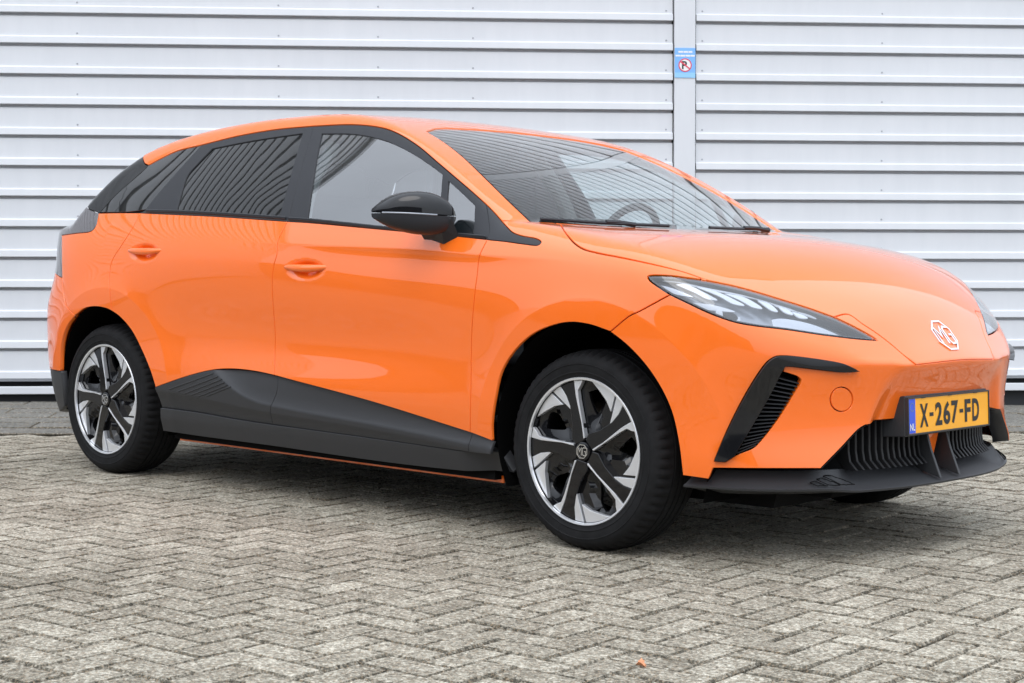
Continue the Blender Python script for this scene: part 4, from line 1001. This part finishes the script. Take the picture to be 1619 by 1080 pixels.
sbox('sign_plate', cu_-hw, cu_+hw, sB, sA, .031, .034, 'sign_blue')
sbox('lower_band', cu_-hw, cu_+hw, sB, sB+.17*H_, .034, .0348, 'sign_pale')
for j, (v, segs_) in enumerate(((sA-.135*H_, [(-.66, -.20), (-.15, .28), (.33, .70)]), (sA-.265*H_, [(-.92, -.48), (-.44, .02), (.06, .50), (.54, .93)]))):
    for a, b_ in segs_: sbox('faded_lettering', cu_+a*hw, cu_+b_*hw, v-.028*H_, v+.028*H_, .034, .0348, 'sign_white')
rc = (cu_, sB+.42*H_); rr = .225*H_
def ringmesh(r0, r1, d, name, mat, n=48):
    mb = MB(); V = []
    for k in range(n):
        a = 2*math.pi*k/n
        V += [WP(rc[0]+r*math.cos(a), rc[1]+r*math.sin(a), d) for r in (r0, r1)]
    mb.add(V, [(2*k, 2*k+1, (2*k+3) % (2*n), (2*k+2) % (2*n)) for k in range(n)]); return sobj(mb, name, mat)
ringmesh(.0005, rr*.99, .0352, 'roundel_face', 'sign_white'); ringmesh(rr*.84, rr, .0358, 'roundel_ring', 'sign_red')
V, Fc = text_mesh('P', 1.0, .03); lo_, hi_ = V.min(0), V.max(0)
V = [WP(rc[0]+((a-(lo_[0]+hi_[0])/2)/(hi_[1]-lo_[1]))*rr*1.15-.1*rr, rc[1]+((b_-(lo_[1]+hi_[1])/2)/(hi_[1]-lo_[1]))*rr*1.2, .0360) for a, b_, _ in V]
sobj(MB().add(V, Fc), 'letter', 'sign_black')
ca, sa = math.cos(math.radians(-38)), math.sin(math.radians(-38)); L2 = rr*.88; t2 = rr*.10
sobj(MB().hexa([WP(rc[0]+ca*a-sa*b_, rc[1]+sa*a+ca*b_, d) for d in (.0362, .0368) for a, b_ in ((-L2, -t2), (L2, -t2), (L2, t2), (-L2, t2))]), 'slash', 'sign_red')
# ---------------- ground
def grit(name, dark, mid, light, scale=1.0, joint=False):
    b = NB(name); p_ = b.n('ShaderNodeBsdfPrincipled'); p_.inputs['Roughness'].default_value = .9; p_.inputs['Specular IOR Level'].default_value = .25
    ge = b.n('ShaderNodeNewGeometry').outputs['Position']
    v1 = b.n('ShaderNodeTexVoronoi', Scale=120*scale); b.l(ge, v1.inputs['Vector'])
    v2 = b.n('ShaderNodeTexVoronoi', Scale=270*scale); b.l(ge, v2.inputs['Vector'])
    sp = b.n('ShaderNodeSeparateColor'); b.l(v1.outputs['Color'], sp.inputs[0]); sp2 = b.n('ShaderNodeSeparateColor'); b.l(v2.outputs['Color'], sp2.inputs[0])
    at = b.n('ShaderNodeAttribute', attribute_name='tone').outputs['Fac']; oi = b.n('ShaderNodeObjectInfo').outputs['Random']
    tone = b.math('ADD', at, oi)
    big = b.noise(.9, 4, .6, ge); fine = b.noise(60, 3, .6, ge); med = b.noise(6.5, 3, .6, ge)
    f = b.math('ADD', b.math('MULTIPLY', sp.outputs[0], .50), b.math('MULTIPLY', sp2.outputs[0], .42)); f = b.math('ADD', f, b.math('MULTIPLY', b.math('SUBTRACT', fine, .35), .45))
    f = b.math('ADD', f, b.math('MULTIPLY', b.math('SUBTRACT', tone, .5), .14)); f = b.math('ADD', f, b.math('MULTIPLY', b.math('SUBTRACT', big, .5), .45)); f = b.math('ADD', f, b.math('MULTIPLY', b.math('SUBTRACT', med, .5), .45))
    col = b.ramp(f, [(.10, dark), (.50, mid), (.80, light), (.97, tuple(min(1, c*1.45) for c in light))])
    # a few warm and a few bluish stones
    hue = b.n('ShaderNodeMix', data_type='RGBA'); b.l(b.ramp(sp2.outputs[1], [(.80, (0, 0, 0)), (.9, (.35,)*3)]), hue.inputs[0]); b.l(col, hue.inputs[6]); hue.inputs[7].default_value = (.42, .29, .17, 1)
    b.l(hue.outputs[2], p_.inputs['Base Color'])
    hgt = b.math('ADD', b.math('MULTIPLY', v1.outputs['Distance'], -1.0), b.math('MULTIPLY', fine, .8))
    b.l(b.bump(hgt, .8, .004), p_.inputs['Normal']); b.l(p_.outputs[0], b.out.inputs[0]); return b.m
M['paver'] = grit('gritty_paver', (.085, .075, .056), (.250, .226, .176), (.45, .42, .345))
M['joint'] = grit('joint_sand', (.02, .018, .013), (.045, .042, .032), (.10, .09, .07))
M['slab'] = grit('concrete_slab', (.08, .08, .07), (.155, .152, .135), (.22, .216, .198), .6)
M['yard'] = grit('yard_paving', (.07, .063, .052), (.20, .187, .16), (.37, .35, .31), .5)
ground = mesh_obj('ground', [(-90, -90, -.011), (90, -90, -.011), (90, 90, -.011), (-90, 90, -.011)], [(0, 1, 2, 3)], 'joint', smooth=False); ground['kind'] = 'structure'
B0 = on_ground((0, 686)); B1 = on_ground((1610, 683.7)); bd = (B1-B0)/np.linalg.norm(B1-B0); bnrm = np.array([-bd[1], bd[0], 0])
if bnrm@FW < 0: bnrm = -bnrm
# wide yard beyond the laid bricks (unseen side of the place)
fwd = np.array([FW[0], FW[1], 0]); fwd /= np.linalg.norm(fwd); rgt = np.array([fwd[1], -fwd[0], 0])
ax = (bd+bnrm)/math.sqrt(2); ay = (bnrm-bd)/math.sqrt(2)
U0 = .1005
def in_field(c):
    r = c-CAM; dep = r@fwd; lat = r@rgt; return (c-B0)@bnrm < -.06 and dep > 1.9 and abs(lat) < .325*dep+2.4
bricks = []
for i in range(-170, 171):
    for j in range(-170, 171):
        m4 = (i-j) % 4
        if m4 == 0: c = (np.array([i+1.0, j+.5])*U0, 0)
        elif m4 == 3: c = (np.array([i+.5, j+1.0])*U0, 1)
        else: continue
        P = B0+ax*c[0][0]+ay*c[0][1]; P[2] = 0
        if in_field(P): bricks.append((P, c[1]))
bricks.sort(key=lambda q: np.linalg.norm(q[0]-CAM))
M['edge'] = grit('grimy_paver_edge', (.035, .031, .023), (.125, .112, .085), (.28, .252, .20))
def brick_geo(L_, W_, c=.007, dz=.0):
    a, b_ = L_/2, W_/2; V = []
    for (x, y, z) in ((a, b_, -.05), (a, b_, -.006), (a-c, b_-c, 0)):
        V += [(-x, -y, z), (x, -y, z), (x, y, z), (-x, y, z)]
    Fc = [(0+q, (q+1) % 4, 4+(q+1) % 4, 4+q) for q in range(4)]+[(4+q, 4+(q+1) % 4, 8+(q+1) % 4, 8+q) for q in range(4)]+[(8, 9, 10, 11)]
    return np.array(V), Fc
bv, bf = brick_geo(.1955, .0955)
def frame_mat(P, k, jit=True):
    X, Y = (ax, ay) if k == 0 else (ay, -ax)
    a = rng.normal(0, .012); X2 = X*math.cos(a)+Y*math.sin(a); Z = np.array([rng.normal(0, .004), rng.normal(0, .004), 1.0]); Z /= np.linalg.norm(Z)
    X2 = X2-Z*(X2@Z); X2 /= np.linalg.norm(X2); Y2 = np.cross(Z, X2); o = P+np.array([rng.normal(0, .0012), rng.normal(0, .0012), min(.003, rng.normal(-.0008, .0013))])
    return X2, Y2, Z, o
geo = [brick_geo(.1955+rng.normal(0, .0012), .0955+rng.normal(0, .001), .0035+.0035*rng.random())[0] for _ in range(6)]
meshes = []
for g in geo:
    me = bpy.data.meshes.new('paver'); me.from_pydata([tuple(v) for v in g], [], bf); me.materials.append(M['paver']); me.materials.append(M['edge']); me.polygons.foreach_set('material_index', [1]*8+[0]); meshes.append(me)
visible = [q for q in bricks if abs((q[0]-CAM)@rgt) < .318*((q[0]-CAM)@fwd)+.12 and (q[0]-CAM)@fwd > 3.05]
near = visible[:300]; near_ids = {id(q) for q in near}
for q in near:
    X, Y, Z, o_ = frame_mat(*q); ob = bpy.data.objects.new('paver', meshes[rng.integers(6)]); COL.objects.link(ob); ob.parent = ground
    ob.matrix_world = Matrix(((X[0], Y[0], Z[0], o_[0]), (X[1], Y[1], Z[1], o_[1]), (X[2], Y[2], Z[2], o_[2]), (0, 0, 0, 1)))
V = []; Fc = []; tone = []
for q in bricks:
    if id(q) in near_ids: continue
    X, Y, Z, o_ = frame_mat(*q); k = len(V); g = geo[rng.integers(6)]; V += [tuple(o_+X*a+Y*b_+Z*c) for a, b_, c in g]; Fc += [tuple(i+k for i in f) for f in bf]; tone += [rng.random()]*len(g)
pf = mesh_obj('paver_field', V, Fc, 'paver', ground, smooth=False); pf['kind'] = 'stuff'
pf.data.materials.append(M['edge']); pf.data.polygons.foreach_set('material_index', ([1]*8+[0])*(len(Fc)//9))
at = pf.data.attributes.new('tone', 'FLOAT', 'POINT'); at.data.foreach_set('value', tone)
# yard sheet round the bricks, just under their tops
ys = []
def fpt(dep, lat): c = CAM+fwd*dep+rgt*lat; return np.array([c[0], c[1], -.0035])
yard = MB()
for quad in ([fpt(-60, -70), fpt(-60, 70), fpt(1.87, 70), fpt(1.87, -70)],
             [fpt(1.87, .325*1.87+2.39), fpt(1.87, 70), fpt(9.4, 70), fpt(9.4, .325*9.4+2.39)],
             [fpt(1.87, -70), fpt(1.87, -(.325*1.87+2.39)), fpt(8.5, -(.325*8.5+2.39)), fpt(8.5, -70)]):
    yard.add(quad, [(0, 1, 2, 3)])
for n_, qd in enumerate(range(3)):
    o = mesh_obj('yard_paving', yard.V[4*qd:4*qd+4], [(0, 1, 2, 3)], 'yard', smooth=False); o['kind'] = 'structure'
# slab border along the wall
border = empty('slab_border', 'strip of grey concrete slabs along the foot of the white wall', 'pavement') if False else None
bs = mesh_obj('pavement_border', [B0+bd*-14+bnrm*-.0+np.array([0, 0, -.004]), B0+bd*14+np.array([0, 0, -.004]), B0+bd*14+bnrm*2.6+np.array([0, 0, -.004]), B0+bd*-14+bnrm*2.6+np.array([0, 0, -.004])], [(0, 1, 2, 3)], 'joint', smooth=False); bs['kind'] = 'structure'
sv, sf = brick_geo(.592, .292, .005); sl_me = bpy.data.meshes.new('slab'); sl_me.from_pydata([tuple(v) for v in sv], [], sf); sl_me.materials.append(M['slab']); sl_me.materials.append(M['edge']); sl_me.polygons.foreach_set('material_index', [1]*8+[0])
for r_ in range(9):
    for c in range(-3, 14):
        P = B0+bd*(c*.6+(.3 if r_ % 2 else 0)+.1)+bnrm*(.15+.3*r_+.012)
        if (P-WO)@e2 > .12: continue
        ob = bpy.data.objects.new('slab', sl_me); COL.objects.link(ob); ob.parent = bs
        a = math.atan2(bd[1], bd[0])+rng.normal(0, .004); ob.rotation_euler = (rng.normal(0, .004), rng.normal(0, .004), a); ob.location = (P[0], P[1], rng.normal(.004, .0015))
# ---------------- fallen leaf
M['leaf'] = pbr('dry_leaf', srgb(190, 132, 96), .8, cvar=(90, 1.5))
lp = on_ground((1005, 1055)); leaf = MB(); L_ = []
out_ = [(0, 0), (.25, .30), (.20, .55), (.45, .50), (.55, .80), (.72, .62), (1.0, .75), (.95, .45), (1.35, .35), (1.05, .12), (1.4, -.1), (1.0, -.22), (.9, -.6), (.65, -.4), (.4, -.62), (.35, -.3)]
k = len(out_); V = [(.018*a, .022*b_, .004+.010*abs(b_)*abs(b_)+.006*math.sin(3*a)) for a, b_ in out_]; V = [(.012, 0, .003)]+V
Fc = [(0, 1+i, 1+(i+1) % k) for i in range(k)]
V2 = [(a, b_, c+.0008) for a, b_, c in V]; n = len(V); Fc = Fc+[tuple(i+n for i in reversed(f)) for f in Fc]
lf = MB().add(V+V2, Fc).obj('fallen_leaf', 'leaf', None, smooth=False)
lf.location = (lp[0], lp[1], .002); lf.rotation_euler = (0, 0, .5); lf['label'] = 'small dry orange-brown leaf lying on the grey pavers'; lf['category'] = 'leaf'
# ---------------- unseen dark hall, added to keep the bright horizon out of the paint's reflections
M['hall'] = pbr('hall_cladding', (.10, .105, .11), .6, cvar=(.6, 1.3)); M['hallglass'] = pbr('hall_windows', (.03, .035, .04), .1)
hall = empty('reflection_hall', 'long low dark grey hall added out of view across the yard to darken the car reflections', 'building', (-6.0, -28.0, 0))
MB().box((0, 0, 2.8), (56, 9, 5.6)).obj('wall', 'hall', hall, smooth=False)
MB().box((0, 0, 5.7), (56.6, 9.6, .25)).obj('roof', 'hall', hall, smooth=False)
for i in range(11): MB().box((-25+5*i, 4.54, 1.9), (3.0, .1, 2.2)).obj('window', 'hallglass', hall, smooth=False)
hall.rotation_euler = (0, 0, math.radians(8))
